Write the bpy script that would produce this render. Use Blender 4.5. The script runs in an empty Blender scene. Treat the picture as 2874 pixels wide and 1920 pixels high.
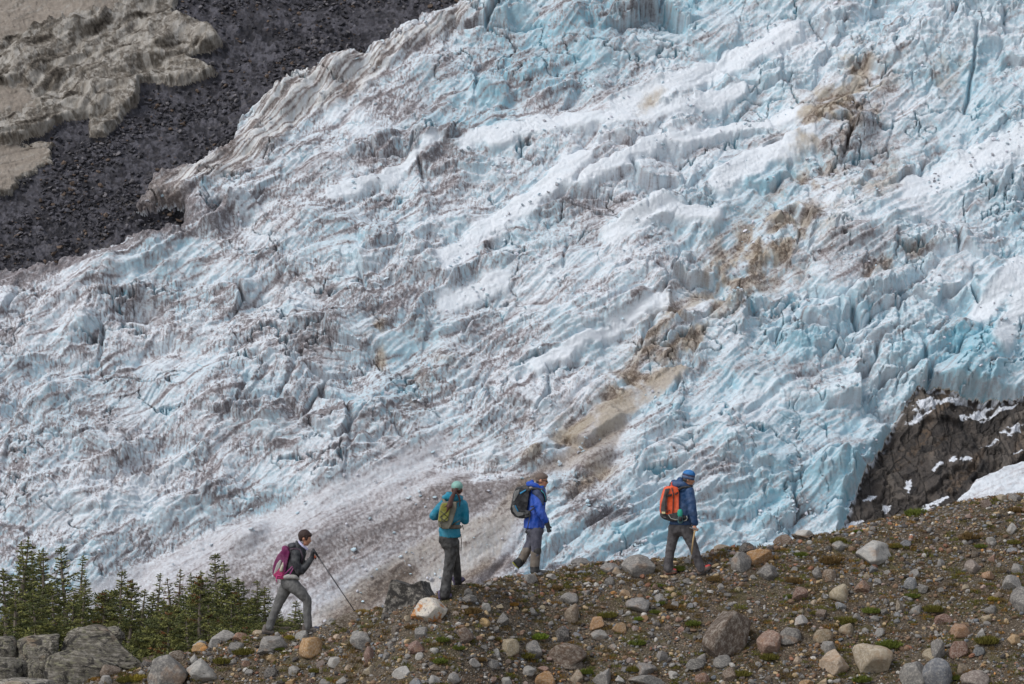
import bpy, bmesh, math, random
import numpy as np
from mathutils import Vector, Matrix, Euler
R = math.radians
scene = bpy.context.scene
COL = scene.collection

# ---------------- camera, sky, sun, exposure ----------------
cam_d = bpy.data.cameras.new('camera'); cam = bpy.data.objects.new('camera', cam_d); COL.objects.link(cam)
cam.location = (0, 0, 0); cam.rotation_euler = (R(90), 0, 0)
cam_d.sensor_width = 36; cam_d.lens = 95; cam_d.clip_start = 0.5; cam_d.clip_end = 6000
scene.camera = cam
KS = 2874 * 95 / 36            # focal length in photograph pixels
KD = 2347 * 95 / 36            # the same for a 2347 px wide view
SUN_EL, SUN_AZ = R(48), R(-125)    # azimuth measured from +Y clockwise: high, behind and to the left of the camera
world = bpy.data.worlds.new("World"); scene.world = world; world.use_nodes = True
nt = world.node_tree; nt.nodes.clear()
sky = nt.nodes.new('ShaderNodeTexSky'); sky.sky_type = 'NISHITA'; sky.sun_disc = False
sky.sun_elevation = SUN_EL; sky.sun_rotation = SUN_AZ; sky.dust_density = 3.0; sky.air_density = 1.0; sky.altitude = 1500
hsv = nt.nodes.new('ShaderNodeHueSaturation'); hsv.inputs['Saturation'].default_value = 0.35
bg = nt.nodes.new('ShaderNodeBackground'); bg.inputs['Strength'].default_value = 0.15
wo = nt.nodes.new('ShaderNodeOutputWorld')
nt.links.new(sky.outputs[0], hsv.inputs['Color']); nt.links.new(hsv.outputs[0], bg.inputs['Color']); nt.links.new(bg.outputs[0], wo.inputs[0])
sun_d = bpy.data.lights.new('sun', 'SUN'); sun_d.energy = 1.5; sun_d.angle = R(20); sun_d.color = (1.0, 0.965, 0.91)
sun = bpy.data.objects.new('sun', sun_d); COL.objects.link(sun)
_sd = Vector((math.sin(SUN_AZ) * math.cos(SUN_EL), math.cos(SUN_AZ) * math.cos(SUN_EL), math.sin(SUN_EL)))
sun.rotation_euler = _sd.to_track_quat('Z', 'Y').to_euler()
scene.view_settings.view_transform = 'Standard'; scene.view_settings.look = 'None'
scene.view_settings.exposure = 0.22; scene.view_settings.gamma = 1.0
scene.cycles.max_bounces = 5; scene.cycles.diffuse_bounces = 3

# ---------------- noise library (numpy) ----------------
f32 = np.float32
def _h(ix, iy, s):
    n = ix.astype(np.int32).view(np.uint32) * np.uint32(374761393) + iy.astype(np.int32).view(np.uint32) * np.uint32(668265263) + np.uint32((s * 974634777) & 0xffffffff)
    n ^= n >> np.uint32(13); n *= np.uint32(1274126177); n ^= n >> np.uint32(16); n *= np.uint32(2246822519); n ^= n >> np.uint32(15)
    return (n & np.uint32(0xffffff)).astype(f32) * f32(1/0xffffff)
def gn(x, y, s=0):
    """gradient noise, about -1..1"""
    x = np.asarray(x, f32); y = np.asarray(y, f32)
    ix = np.floor(x); iy = np.floor(y); fx = x - ix; fy = y - iy
    u = fx*fx*fx*(fx*(fx*6-15)+10); v = fy*fy*fy*(fy*(fy*6-15)+10)
    def g(dx, dy):
        a = _h(ix+dx, iy+dy, s) * f32(2*math.pi)
        return np.cos(a)*(fx-dx) + np.sin(a)*(fy-dy)
    a = g(0,0); b = g(1,0); c = g(0,1); d = g(1,1)
    return ((a+(b-a)*u) + ((c+(d-c)*u) - (a+(b-a)*u))*v) * f32(1.5)
def fbm(x, y, s=0, o=4, gain=0.5, lac=2.03):
    t = 0; a = 1.0; n = 0
    for i in range(o):
        t = t + a*gn(x, y, s+i*17); n += a; a *= gain; x = x*lac+13.7; y = y*lac-7.3
    return t/n
def ridged(x, y, s=0, o=4, gain=0.55, lac=2.05):
    t = 0; a = 1.0; n = 0
    for i in range(o):
        r = 1-np.abs(gn(x, y, s+i*19))*1.6; t = t + a*r; n += a; a *= gain; x = x*lac+5.1; y = y*lac+9.2
    return t/n
def vor(x, y, s=0, jit=0.9):
    x = np.asarray(x, f32); y = np.asarray(y, f32)
    ix = np.floor(x); iy = np.floor(y)
    F1 = np.full(x.shape, 9, f32); F2 = np.full(x.shape, 9, f32)
    cx = np.zeros(x.shape, f32); cy = np.zeros(x.shape, f32); DX = np.zeros(x.shape, f32); DY = np.zeros(x.shape, f32)
    for a in (-1, 0, 1):
        for b in (-1, 0, 1):
            gx = ix+a; gy = iy+b
            dx = gx+0.5+jit*(_h(gx, gy, s)-0.5) - x; dy = gy+0.5+jit*(_h(gx, gy, s+7)-0.5) - y
            d = np.sqrt(dx*dx+dy*dy)
            m = d < F1
            F2 = np.where(m, F1, np.minimum(F2, d)); F1 = np.where(m, d, F1)
            cx = np.where(m, gx, cx); cy = np.where(m, gy, cy); DX = np.where(m, -dx, DX); DY = np.where(m, -dy, DY)
    return F1, F2, cx, cy, DX, DY
def facet(x, y, s, tilt=1.0, crack=0.5, soft=0.24):
    """blocky relief: every cell is a tilted face at its own height, with a cleft round it"""
    F1, F2, cx, cy, DX, DY = vor(x, y, s)
    hgt = _h(cx, cy, s+31) - 0.5; gx = _h(cx, cy, s+32)-0.5; gy = _h(cx, cy, s+33)-0.5
    e = F2-F1
    return (hgt*0.9 + tilt*(gx*DX+gy*DY))*sst(0, soft, e) - crack*np.exp(-(e/0.09)**2)*0.5, e, hgt
def sst(a, b, x):
    t = np.clip((x-a)/(b-a), 0, 1); return t*t*(3-2*t)
def poly_sd(px, py, pts):
    """signed distance to a polygon, positive inside"""
    n = len(pts); d = np.full(px.shape, 1e12, f32); ins = np.zeros(px.shape, bool)
    for i in range(n):
        ax, ay = pts[i]; bx, by = pts[(i+1) % n]
        ex, ey = bx-ax, by-ay; wx = px-ax; wy = py-ay
        t = np.clip((wx*ex+wy*ey)/(ex*ex+ey*ey+1e-9), 0, 1)
        d = np.minimum(d, (wx-ex*t)**2+(wy-ey*t)**2)
        if ey != 0:
            c = ((ay > py) != (by > py)) & (px < ex*(py-ay)/ey+ax); ins ^= c
    d = np.sqrt(d); return np.where(ins, d, -d)
def line_d(px, py, pts):
    """distance to a polyline and the position along it 0..1"""
    d = np.full(px.shape, 1e12, f32); tt = np.zeros(px.shape, f32); n = len(pts)-1
    for i in range(n):
        ax, ay = pts[i]; bx, by = pts[i+1]; ex, ey = bx-ax, by-ay
        t = np.clip(((px-ax)*ex+(py-ay)*ey)/(ex*ex+ey*ey+1e-9), 0, 1)
        q = (px-ax-ex*t)**2+(py-ay-ey*t)**2; m = q < d
        d = np.where(m, q, d); tt = np.where(m, (i+t)/n, tt)
    return np.sqrt(d), tt

# ---------------- object helpers ----------------
def link(o, parent=None):
    COL.objects.link(o)
    if parent is not None: o.parent = parent
    return o
def tag(o, label=None, cat=None, group=None, kind=None):
    if label: o['label'] = label
    if cat: o['category'] = cat
    if group: o['group'] = group
    if kind: o['kind'] = kind
    return o
def npmesh(name, V, F, mats=(), smooth=True, attrs=None, mi=None):
    """V (n,3); F (m,3) or (m,4) array, or list of such arrays"""
    Fs = F if isinstance(F, list) else [F]
    me = bpy.data.meshes.new(name)
    V = np.ascontiguousarray(V, np.float32)
    loops = np.concatenate([f.reshape(-1) for f in Fs]).astype(np.int32)
    tot = np.concatenate([np.full(len(f), f.shape[1], np.int32) for f in Fs])
    start = np.concatenate([[0], np.cumsum(tot)[:-1]]).astype(np.int32)
    me.vertices.add(len(V)); me.vertices.foreach_set('co', V.reshape(-1))
    me.loops.add(len(loops)); me.loops.foreach_set('vertex_index', loops)
    me.polygons.add(len(tot)); me.polygons.foreach_set('loop_start', start); me.polygons.foreach_set('loop_total', tot)
    me.polygons.foreach_set('use_smooth', np.full(len(tot), smooth, bool))
    for m in mats: me.materials.append(m)
    if mi is not None: me.polygons.foreach_set('material_index', np.asarray(mi, np.int32))
    for k, a in (attrs or {}).items():
        at = me.attributes.new(k, 'FLOAT_COLOR', 'POINT'); at.data.foreach_set('color', np.ascontiguousarray(a, np.float32).reshape(-1))
    me.update(calc_edges=True); me.validate()
    return me
def new_ob(name, me, parent=None):
    return link(bpy.data.objects.new(name, me), parent)

# ---------------- material helpers ----------------
def srgb(r, g, b):
    f = lambda c: (c/12.92 if c <= 0.04045 else ((c+0.055)/1.055)**2.4)
    return (f(r/255), f(g/255), f(b/255), 1)
class NT:
    def __init__(s, name, rough=0.8, spec=0.3):
        s.m = bpy.data.materials.new(name); s.m.use_nodes = True; s.t = s.m.node_tree
        s.b = s.t.nodes['Principled BSDF']; s.b.inputs['Roughness'].default_value = rough
        s.b.inputs['Specular IOR Level'].default_value = spec
    def n(s, typ, **kw):
        o = s.t.nodes.new('ShaderNode'+typ)
        for k, v in kw.items():
            if k in o.inputs: s.put(o.inputs[k], v)
            else: setattr(o, k, v)
        return o
    def put(s, inp, v):
        if isinstance(v, bpy.types.NodeSocket): s.t.links.new(v, inp)
        else: inp.default_value = v
    def coord(s, which='Object'): return s.n('TexCoord').outputs[which]
    def noise(s, vec, scale, detail=4, rough=0.6, dist=0.0, out='Fac'):
        o = s.n('TexNoise'); s.put(o.inputs['Vector'], vec); o.inputs['Scale'].default_value = scale
        o.inputs['Detail'].default_value = detail; o.inputs['Roughness'].default_value = rough; o.inputs['Distortion'].default_value = dist
        return o.outputs[out]
    def voro(s, vec, scale, feature='F1', out='Distance'):
        o = s.n('TexVoronoi'); o.feature = feature; s.put(o.inputs['Vector'], vec); o.inputs['Scale'].default_value = scale
        return o.outputs[out]
    def map(s, vec, scale=(1,1,1), rot=(0,0,0)):
        o = s.n('Mapping'); s.put(o.inputs['Vector'], vec); o.inputs['Scale'].default_value = scale; o.inputs['Rotation'].default_value = rot
        return o.outputs[0]
    def ramp(s, fac, a, b):
        o = s.n('MapRange'); o.interpolation_type = 'SMOOTHSTEP'; s.put(o.inputs['Value'], fac)
        o.inputs['From Min'].default_value = a; o.inputs['From Max'].default_value = b
        return o.outputs[0]
    def math(s, op, a, b=0.0):
        o = s.n('Math'); o.operation = op; s.put(o.inputs[0], a); s.put(o.inputs[1], b); return o.outputs[0]
    def mix(s, fac, a, b, mode='MIX'):
        o = s.n('Mix'); o.data_type = 'RGBA'; o.blend_type = mode; s.put(o.inputs[0], fac); s.put(o.inputs[6], a); s.put(o.inputs[7], b)
        return o.outputs[2]
    def bump(s, h, strength=0.5, dist=0.01, normal=None):
        o = s.n('Bump'); s.put(o.inputs['Height'], h); o.inputs['Strength'].default_value = strength; o.inputs['Distance'].default_value = dist
        if normal is not None: s.put(o.inputs['Normal'], normal)
        return o.outputs[0]
    def attr(s, name):
        o = s.n('Attribute'); o.attribute_name = name; return o
    def sep(s, col):
        o = s.n('SeparateColor'); s.put(o.inputs[0], col); return o.outputs
    def base(s, c): s.put(s.b.inputs['Base Color'], c)
    def normal(s, c): s.put(s.b.inputs['Normal'], c)

# ======================= THE MOUNTAIN SIDE: icefall, dark moraine, old ice, cliff =======================
TAN36 = 1.20; YB = 450.0; ZB = -64.0
def mountain():
    NU, NV = MOUNT_N
    u = np.concatenate([np.arange(-1500, -100, 12), np.linspace(-100, 2450, NU), np.arange(2460, 3900, 12)]).astype(f32); v = np.concatenate([np.arange(-800, -100, 12), np.linspace(-100, 1700, NV), np.arange(1710, 1800, 12)]).astype(f32); NU, NV = len(u), len(v)
    U, V = np.meshgrid(u, v)
    # low frequency warp: bends every streak and every crest
    w1 = fbm(U/420, V/300, 1, 3); w2 = fbm(U/380+40, V/300, 2, 3)
    wu = U + 110*w1; wv = V + 80*w2
    n_s = fbm(U/60, V/45, 3, 4)
    # --- regions -------------------------------------------------------
    dark = poly_sd(U, V, [(-4000,-2000),(1700,-2000),(1150,-200),(1090,-30),(1040,5),(960,38),(900,80),(820,120),(745,128),(690,165),(640,200),(590,232),(540,290),(515,330),(440,372),(350,408),(335,430),(312,468),
                          (420,462),(420,505),(385,522),(300,535),(190,575),(60,604),(0,612),(-400,690),(-1500,860),(-4000,1200)])
    dark = dark + 14*fbm(U/50, V/28, 5, 4) + 5*gn(U/9, V/7, 6)
    tanice = poly_sd(U*1.16+8, V, [(-4000,-2000),(700,-2000),(470,0),(570,40),(610,70),(500,100),(590,135),(480,165),(380,165),(360,215),(330,235),(285,285),(240,290),(235,240),(170,245),(130,280),(60,300),(-20,325),(-400,345),(-4000,500)]) + 12*fbm(U/60, V/35, 8, 4)
    tansnow = np.maximum(poly_sd(U, V, [(-400,310),(60,300),(115,300),(108,345),(60,385),(0,425),(-400,500)]),
              np.maximum(poly_sd(U, V, [(-400,165),(60,172),(90,235),(30,245),(-400,262)]), poly_sd(U, V, [(-400,-400),(470,-400),(260,5),(120,40),(0,75),(-400,90)]))) + 22*fbm(U/34, V/16, 9, 5)
    cliff = poly_sd(U, V, [(1905,1300),(1928,1205),(1960,1110),(1992,1040),(2040,965),(2062,925),(2105,872),(2150,868),(2240,882),(2300,888),(2347,880),(2700,850),(3200,1000),(3200,1900),(1860,1900)]) + 9*fbm(U/36, V/30, 11, 4)
    lsnow = poly_sd(U, V, [(2130,1200),(2185,1140),(2225,1105),(2240,1082),(2300,1058),(2347,1040),(2700,960),(4200,900),(4200,2000),(2100,2000)]) + 4*fbm(U/30, V/30, 12, 3)
    # smooth avalanche cones and snow lanes (polygons) : 1 = smooth
    def P(pts, soft=14, nz=10): return sst(-soft, soft, poly_sd(U, V, pts) + nz*n_s)
    CONE = [(130,1350),(330,1262),(500,1190),(640,1150),(780,1110),(900,1050),(1020,985),(1035,1000),(985,1075),(1080,1070),(1085,1110),(1180,1085),(1245,1085),(1160,1300),(1000,1400),(500,1700),(100,1700)]
    cone = P(CONE)
    TANR = [(640,1430),(760,1350),(870,1280),(960,1230),(1120,1180),(1200,1090),(1285,1030),(1320,985),(1400,925),(1440,945),(1420,1000),(1410,1040),(1375,1085),(1320,1060),(1250,1075),(1190,1190),(1140,1260),(1040,1330),(900,1420),(640,1480)]
    tanr = P(TANR, 10)
    tanstrip = P([(1290,985),(1350,930),(1450,880),(1560,828),(1582,840),(1520,900),(1430,950),(1340,1010)], 8, 6)
    lanes = 0*U
    for pts, wd in [([(1030,600),(1130,520),(1240,440),(1330,370)],26), ([(1130,330),(1300,280),(1430,280),(1560,240),(1700,190)],17), ([(1330,420),(1500,330),(1650,280),(1850,250)],15),
                    ([(1420,250),(1580,170),(1700,110),(1820,60)],24), ([(1650,410),(1760,340),(1850,310)],28), ([(2100,430),(2230,370),(2380,310)],32), ([(1400,540),(1500,490),(1640,500)],22),
                    ([(1060,330),(1180,300),(1250,280)],18), ([(1240,830),(1380,760),(1520,690)],16), ([(1020,690),(1150,640)],22), ([(2250,720),(2347,610)],28), ([(2300,780),(2347,660)],26), ([(760,450),(900,400),(1000,330)],14)]:
        d, t = line_d(U + 20*w2 + 12*n_s, V + 16*n_s, pts); lanes = np.maximum(lanes, 1-sst(wd*0.5, wd*1.5, d))
    smooth = np.clip(np.maximum.reduce([cone, tanr, tanstrip, lanes*0.92]), 0, 1)
    # blockiness: right & top = chopped seracs, left = striated waves
    blocky = np.clip(sst(1150, 1750, U + 260*w1) * 0.9 + (1-sst(30, 260, V+60*w2))*sst(700, 1000, U) * 0.8, 0.34, 1)
    blocky = np.clip(blocky + 0.35*sst(0.0, 0.5, fbm(U/170, V/130, 14, 2)), 0, 1)
    LATP = [(315,475),(345,425),(520,340),(560,290),(600,225),(720,140),(850,118),(880,95),(1060,20),(1090,25),(900,140),(840,205),(700,260),(640,330),(520,420),(430,430),(410,465)]
    # --- relief in view px ---------------------------------------------
    ang = R(23); ca, sa = math.cos(ang), math.sin(ang)
    p = wu*ca - wv*sa; q = wu*sa + wv*ca               # p runs along the crests (up right), q across
    def saw(ph, steep=0.34):
        t = ph - np.floor(ph)
        return np.where(t < steep, 1-sst(0, steep, t), (t-steep)/(1-steep))    # going down the picture: gentle tops, steep fronts
    ph1 = q/92 + 1.25*fbm(p/330, q/150, 21, 3); amp1 = np.clip(0.65+0.9*gn(p/260, q/120, 22), 0.1, 1.3)
    ph2 = q/37 + 1.3*fbm(p/130, q/60, 24, 3);   amp2 = np.clip(0.55+1.0*gn(p/110, q/50, 25), 0.0, 1.4)
    ph3 = q/15 + 1.2*fbm(p/60, q/26, 27, 2);    amp3 = np.clip(0.5+1.1*gn(p/50, q/30, 28), 0.0, 1.4)
    s1 = saw(-ph1); s2 = saw(-ph2); s3 = saw(-ph3)
    h = 70*fbm(p/620, q/330, 31, 3)
    hw = 32*s1*amp1 + 9*s2*amp2 + 3*s3*amp3
    rg = ridged(wu/150, wv/120, 41, 5)
    hw = hw + 19*(rg-0.45)
    jx = U + 16*n_s + 30*w1; jy = V + 14*gn(U/40, V/34, 44) + 20*w2
    fc1, e1, c1 = facet(jx/105 + 0.25*jy/105, jy/84, 51, 1.7, 0.9, .12)
    fc2, e2, c2 = facet(jx/44 + .2*jy/44, jy/40, 53, 1.5, 0.5)
    fc3, e3, c3 = facet((U+6*n_s)/20, (V+5*n_s)/17, 55, 1.5, 0.5)
    fc4, e4, c4 = facet(U/9.0, V/8.0, 57, 1.4, 0.3)
    pp2 = U*math.cos(R(27))-V*math.sin(R(27)) + 30*w1; qq2 = U*math.sin(R(27))+V*math.cos(R(27)) + 34*w2
    qq3 = U*math.sin(R(27))+V*math.cos(R(27)) + 10*w2
    diag = np.exp(-((U-1450)/330)**2-((V-1215+0.42*(U-1450))/95)**2); diag = np.maximum(diag, .8*np.exp(-((U-1180)/170)**2-((V-800+0.5*(U-1180))/60)**2)); diag = np.maximum(diag, .7*np.exp(-((U-2050)/200)**2-((V-500+0.5*(U-2050))/70)**2))
    blocky = blocky*(1-.75*diag)
    m1 = sst(-0.25, 0.35, fbm(U/230, V/200, 59, 2)); m3 = sst(-0.3, 0.4, fbm(U/90, V/80, 60, 3))
    hb = blocky*(70*fc1*(0.25+m1) + 22*fc2*(0.35+m3)) + (0.35+blocky)*(11*fc3*m3 + 3.6*fc4)
    near = sst(-75, 10, np.maximum.reduce([poly_sd(U, V, CONE), poly_sd(U, V, TANR)]))    # the ice sinks towards the smooth cones
    rough = (1-smooth)*(1-0.75*near)
    hdiag = diag*(52*(ridged(pp2/330, qq2/46, 73, 3)-.4) + 12*saw(-qq2/22+fbm(pp2/140, qq2/40, 74, 2)) + 3*fbm(pp2/60, qq2/7, 75, 3))
    inwards = sst(0, 26, -dark)                         # rises at its own edge
    hi = hdiag*rough + hw*rough*(1-.7*diag)*(0.55+0.45*(1-blocky)) + hb*rough + smooth*(7*fbm(pp2/240, qq3/40, 71, 4) + 1.6*fbm(pp2/50, qq3/9, 72, 3) + 2.0*fc3*m3 + 1.6*fc4)
    lat0 = sst(-18, 14, poly_sd(U, V, LATP)); hi = hi*(1-.65*lat0) + lat0*(8*ridged((U*.743-V*.669)/150, (U*.669+V*.743)/22, 145, 3)); hi = hi + 17*inwards*(0.55+0.7*sst(-0.1, 0.5, gn(U/60, V/60, 61))) * (1-sst(60, 240, -dark)) * sst(0, 300, U)
    calm = sst(-0.20, 0.22, fbm(U/270+.3*w2, V/170, 77, 2))*(1-smooth)*(1-lat0)
    big = 60*ridged(wu/520+.2*w1, wv/230, 78, 2) + 26*saw(-(qq2/150+1.3*fbm(pp2/400, qq2/170, 79, 2)), .25)
    hi = hi*(1-.82*calm) + calm*(9*ridged(pp2/200+.2*n_s, (qq2+.25*pp2)/26, 80, 3) + 4*fbm(U/26, V/18, 81, 3)) + .55*big*rough
    hi = hi + 44*lanes*(1-np.maximum.reduce([cone, tanr])) + 30*tanstrip + 12*np.maximum(cone, tanr)
    # deep clefts: a few crevasses that cut the ice
    cr = np.abs(fbm(U/130+0.5*n_s, V/95, 63, 3)); crm = sst(-0.02, 0.28, fbm(U/210, V/170, 65, 2))
    cleft = (1-sst(0.0, 0.03, cr))*crm*rough
    cr2 = np.abs(fbm(U/46, V/60, 66, 2)); cleft2 = (1-sst(0.0, 0.03, cr2))*sst(0.1, 0.4, fbm(U/120, V/100, 67, 2))*blocky*rough
    hi = hi - 26*cleft - 12*cleft2 - 40*(1-.6*sst(300, 0, -dark)*0)
    for pts, dp, wd in [([(2238,75),(2232,150),(2216,240)],22,4), ([(2040,700),(1990,760),(1940,800)],16,5), ([(1480,430),(1484,500)],12,3), ([(2230,560),(2150,600),(2060,660),(1990,700)],18,7),
                        ([(1300,1330),(1420,1255),(1560,1190)],16,6),([(1230,1290),(1330,1215),(1480,1130),(1600,1090)],20,8),([(1390,1260),(1500,1240),(1650,1170)],12,6),
                        ([(1180,1330),(1250,1260)],14,6),([(1100,1320),(1230,1190),(1330,1120)],12,8),([(880,940),(930,1010)],12,5),([(1830,1060),(1960,960),(2060,850)],14,8),([(1700,960),(1830,860),(1960,800)],12,7),([(1300,550),(1290,610)],10,3)]:
        d, t = line_d(U+6*n_s, V+6*gn(U/30, V/30, 68), pts); hi = hi - dp*np.exp(-(d/wd)**2)
    # raised serac towers and the big folded fronts
    for (x, y, rx, ry, a) in [(970,330,34,60,34),(475,415,40,24,10),(1680,1060,90,120,26),(2050,760,90,60,24),(2250,830,70,60,50),(1360,1045,46,26,30),(1240,1035,60,24,22),(1480,480,80,26,30),(1880,250,90,70,26),(770,165,50,34,42),(660,220,50,40,30),(870,900,50,60,24),(1750,440,70,60,-22),(1560,560,120,90,20),(1420,760,60,40,-24),(250,1020,80,60,20),(560,1220,50,30,26),(1000,820,60,40,24)]:
        dd = ((U-x)/rx)**2+((V-y+0.35*(U-x))/ry)**2; hi = hi + a*np.exp(-dd**1.6)
    # --- other surfaces -----------------------------------------------
    rub = 0.34
    R1, er1, cr1 = facet((U+5*n_s)/26, (V+4*n_s)/19, 81, 1.6, 0.25); R2, er2, cr2_ = facet(U/13, V/10, 83, 1.8, 0.25); R3, er3, cr3 = facet(U/6.6, V/5.2, 85, 2.0, 0.2)
    rm = sst(-0.15, 0.45, fbm(U/150+V/200, V/110, 87, 3))
    hd = -52 + 26*fbm(U/330, V/190, 88, 3) + 9*R1*rm*sst(0.15, 0.5, cr1+0.5*rm) + 5*R2*(0.25+rm) + 3.0*R3
    ht = -34 + 46*fbm(p/260, q/90, 91, 3) + 20*ridged(p/220, q/46, 92, 4) + 8*saw(-q/44-1.6*fbm(p/160, q/60, 93, 2), .5) + 3*fbm(U/40, V/26, 94, 3) + 3*fc4
    hts = -34 + 14*fbm(U/200, V/100, 95, 3) + 3*fc4 + 5*fbm(U/50, V/22, 96, 4)
    cg = (U*0.86+V*0.5)
    fk1, ek1, ck1 = facet(cg/120+0.6*n_s, (V*0.8-U*0.35)/190+.3*n_s, 101, 1.6, 0.4); fk2, ek2, ck2 = facet(cg/46+0.9*n_s, (V-U*0.4)/80+.5*n_s, 103, 1.8, 0.3, .1); fk3, ek3, ck3 = facet(U/9, V/13, 105, 1.5, 0.5)
    hc = -50 + 26*fbm(U/200, V/300, 106, 3) + 26*fk1 + 11*fk2 + 2.5*fk3 + 16*ridged(cg/60+.5*n_s, V/150, 107, 5)
    hls = -22 + 10*fbm(U/150, V/60, 108, 3) + 1.2*fc4 + 3*fbm(U/20, V/12, 109, 3)
    # --- assemble -------------------------------------------------------
    reg = np.zeros(U.shape, np.int8)                    # 0 ice, 1 rubble, 2 old tan ice, 3 cliff, 4 snow
    kd = sst(-9, 9, dark); kt = sst(-6, 8, tanice)*kd; kts = sst(-5, 5, tansnow)*kd; kc = sst(-16, 8, cliff); kl = sst(-4, 4, lsnow)
    H = h + hi
    H = H*(1-kd) + (h*0.5+hd)*kd; H = H*(1-kt)+(h*0.5+ht)*kt; H = H*(1-kts)+(h*0.5+hts)*kts; H = H*(1-kc)+(h*0.4+hc)*kc; H = H*(1-kl)+(h*0.4+hls)*kl
    reg[dark > 0] = 1; reg[(dark > 0) & (tanice > 0)] = 2; reg[(dark > 0) & (tansnow > 0)] = 2; reg[cliff > 0] = 3; reg[lsnow > 0] = 4
    # edge of the frame: let it sink away
    Y = (-ZB + TAN36*YB)/(TAN36 + (V-784)/KD); Z = -(V-784)/KD*Y; X = (U-1173.5)/KD*Y
    hm = H*0.082*MOUNT_H
    Y2 = Y - hm*f32(.77); Z2 = Z + hm*f32(.64)
    co = np.stack([X, Y2, Z2], -1)
    # --- geometric normal for where dirt can lie ------------------------
    du = np.empty_like(co); dv = np.empty_like(co)
    du[:, 1:-1] = co[:, 2:]-co[:, :-2]; du[:, 0] = du[:, 1]; du[:, -1] = du[:, -2]
    dv[1:-1] = co[2:]-co[:-2]; dv[0] = dv[1]; dv[-1] = dv[-2]
    nn = -np.cross(du, dv); nn = nn/(np.linalg.norm(nn, axis=-1, keepdims=True)+1e-6)
    nz = nn[..., 2]; nz = np.where(nz < -0.2, -nz, nz)
    # --- material masks --------------------------------------------------
    st1 = fbm(p/150, q/13, 121, 4); st2 = ridged(wu/42+n_s, wv/30, 123, 4); grain = fbm(U/7, V/6, 125, 3)
    # hatching on the steep fronts: runnels that hang down the face
    hat = ridged((U+0.25*V+10*n_s)/8.5, (V-0.2*U)/40, 127, 3)
    vein = 1-sst(0.0, 0.10, np.abs(fbm(wu/38, wv/26, 129, 4)))
    vein2 = 1-sst(0.0, 0.12, np.abs(fbm(U/17+n_s, V/15, 131, 3)))
    patch = fbm(U/210, V/130, 133, 4)
    left = 1-sst(900, 1900, U+150*w1)
    dirt = 0.27 + 0.10*left + 0.34*sst(0.02, 0.5, patch) + 0.50*sst(0.05, 0.55, st1)*(0.4+left) + 0.28*grain
    dirt = dirt + (0.40*sst(0.52, 0.8, hat) + 0.3*vein2)*(0.2+0.9*left)*sst(-0.3, 0.3, fbm(U/120, V/80, 134, 3)+0.1) + 0.42*vein*(0.45+0.5*left)*sst(-0.25, 0.35, fbm(U/140, V/110, 135, 3))
    dirt = dirt + 0.34*sst(0.02, 0.5, fbm(pp2/170, qq2/9, 138, 3))*(1-left*.7) + .25*sst(.1, .5, fbm(pp2/60, qq2/24, 139, 4))
    dirt = dirt - 0.35*sst(0.75, 0.95, nz)*left
    dirt = dirt*(1-0.75*lanes)
    bd1, _t = line_d(U+10*n_s, V+8*n_s, [(470,1350),(640,1300),(800,1250),(1000,1170),(1230,1090)]); bd2, _t = line_d(U+8*n_s, V+8*n_s, [(770,1400),(850,1330),(930,1290)]); bd3, _t = line_d(U+8*n_s, V+6*n_s, [(1050,1320),(1130,1280),(1210,1245)])
    grv = np.maximum.reduce([.8*np.exp(-(bd1/60)**2), np.exp(-(bd2/26)**2), np.exp(-(bd3/18)**2), .5*np.exp(-(((U-1360)/60)**2+((V-1040)/50)**2))])
    cdirt = 0.56 + 0.20*sst(-0.3, 0.5, fbm(pp2/300, qq3/34, 137, 4)) + 0.20*grain + 0.25*sst(.1, .6, fbm(pp2/60, qq3/8, 140, 3)) + .38*grv*(1+.5*grain)
    conem = np.maximum.reduce([cone, tanr, tanstrip]); dirt = dirt*(1-conem) + cdirt*conem
    br = 0*U
    for (x, y, rx, ry, a) in [(1930,235,120,85,1),(1960,150,60,60,.7),(1750,565,150,95,.95),(1540,770,110,70,.9),(1455,860,80,60,.95),(1330,975,90,40,.85),(1640,680,150,80,.6),(1850,400,110,45,.6),(1500,230,80,35,.5),(1240,1030,70,30,.6),(860,750,26,22,1),(870,815,14,26,.9),(1000,860,70,60,.4),(960,900,40,60,.4),(2040,600,130,24,.5),(1990,420,110,70,.45),(2170,160,60,80,.35),(1360,1090,60,26,.7),(700,730,0.1,0.1,0),(1300,960,260,60,.35),(540,300,70,50,.0),(1780,470,60,60,.4)]:
        dd = ((U-x)/max(rx, 1))**2+((V-y+0.45*(U-x))/max(ry, 1))**2; br = np.maximum(br, a*np.exp(-dd))
    br = br*sst(-0.45, 0.35, fbm(wu/60, wv/46, 141, 4)) + 0.34*np.maximum(tanr, tanstrip) + .25*cone*grv
    dirt = dirt + 0.78*br*(1-conem)*sst(0.25, 0.7, st2)
    # grey-tan streaked ice along the dark moraine
    lat = poly_sd(U, V, LATP)
    lat = sst(-18, 14, lat + 8*n_s); br = np.maximum(br, 0.30*lat); lp = U*.743-V*.669+8*n_s; lq = U*.669+V*.743+14*w2+6*n_s; dirt = dirt*(1-.6*lat) + .95*lat*sst(0.42, 0.8, ridged(lp/150, lq/11, 143, 4))
    edge2 = 1-sst(0, 55, -dark + 18*n_s + 40*fbm(p/200, q/18, 144, 3)); edge2 = edge2*(1-sst(350, 600, U)); dirt = dirt + 0.9*np.clip(edge2, 0, 1)
    blue = 0.24 + 0.32*fbm(U/260, V/200, 151, 3) + 0.25*sst(0.55, 0.2, nz)
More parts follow.
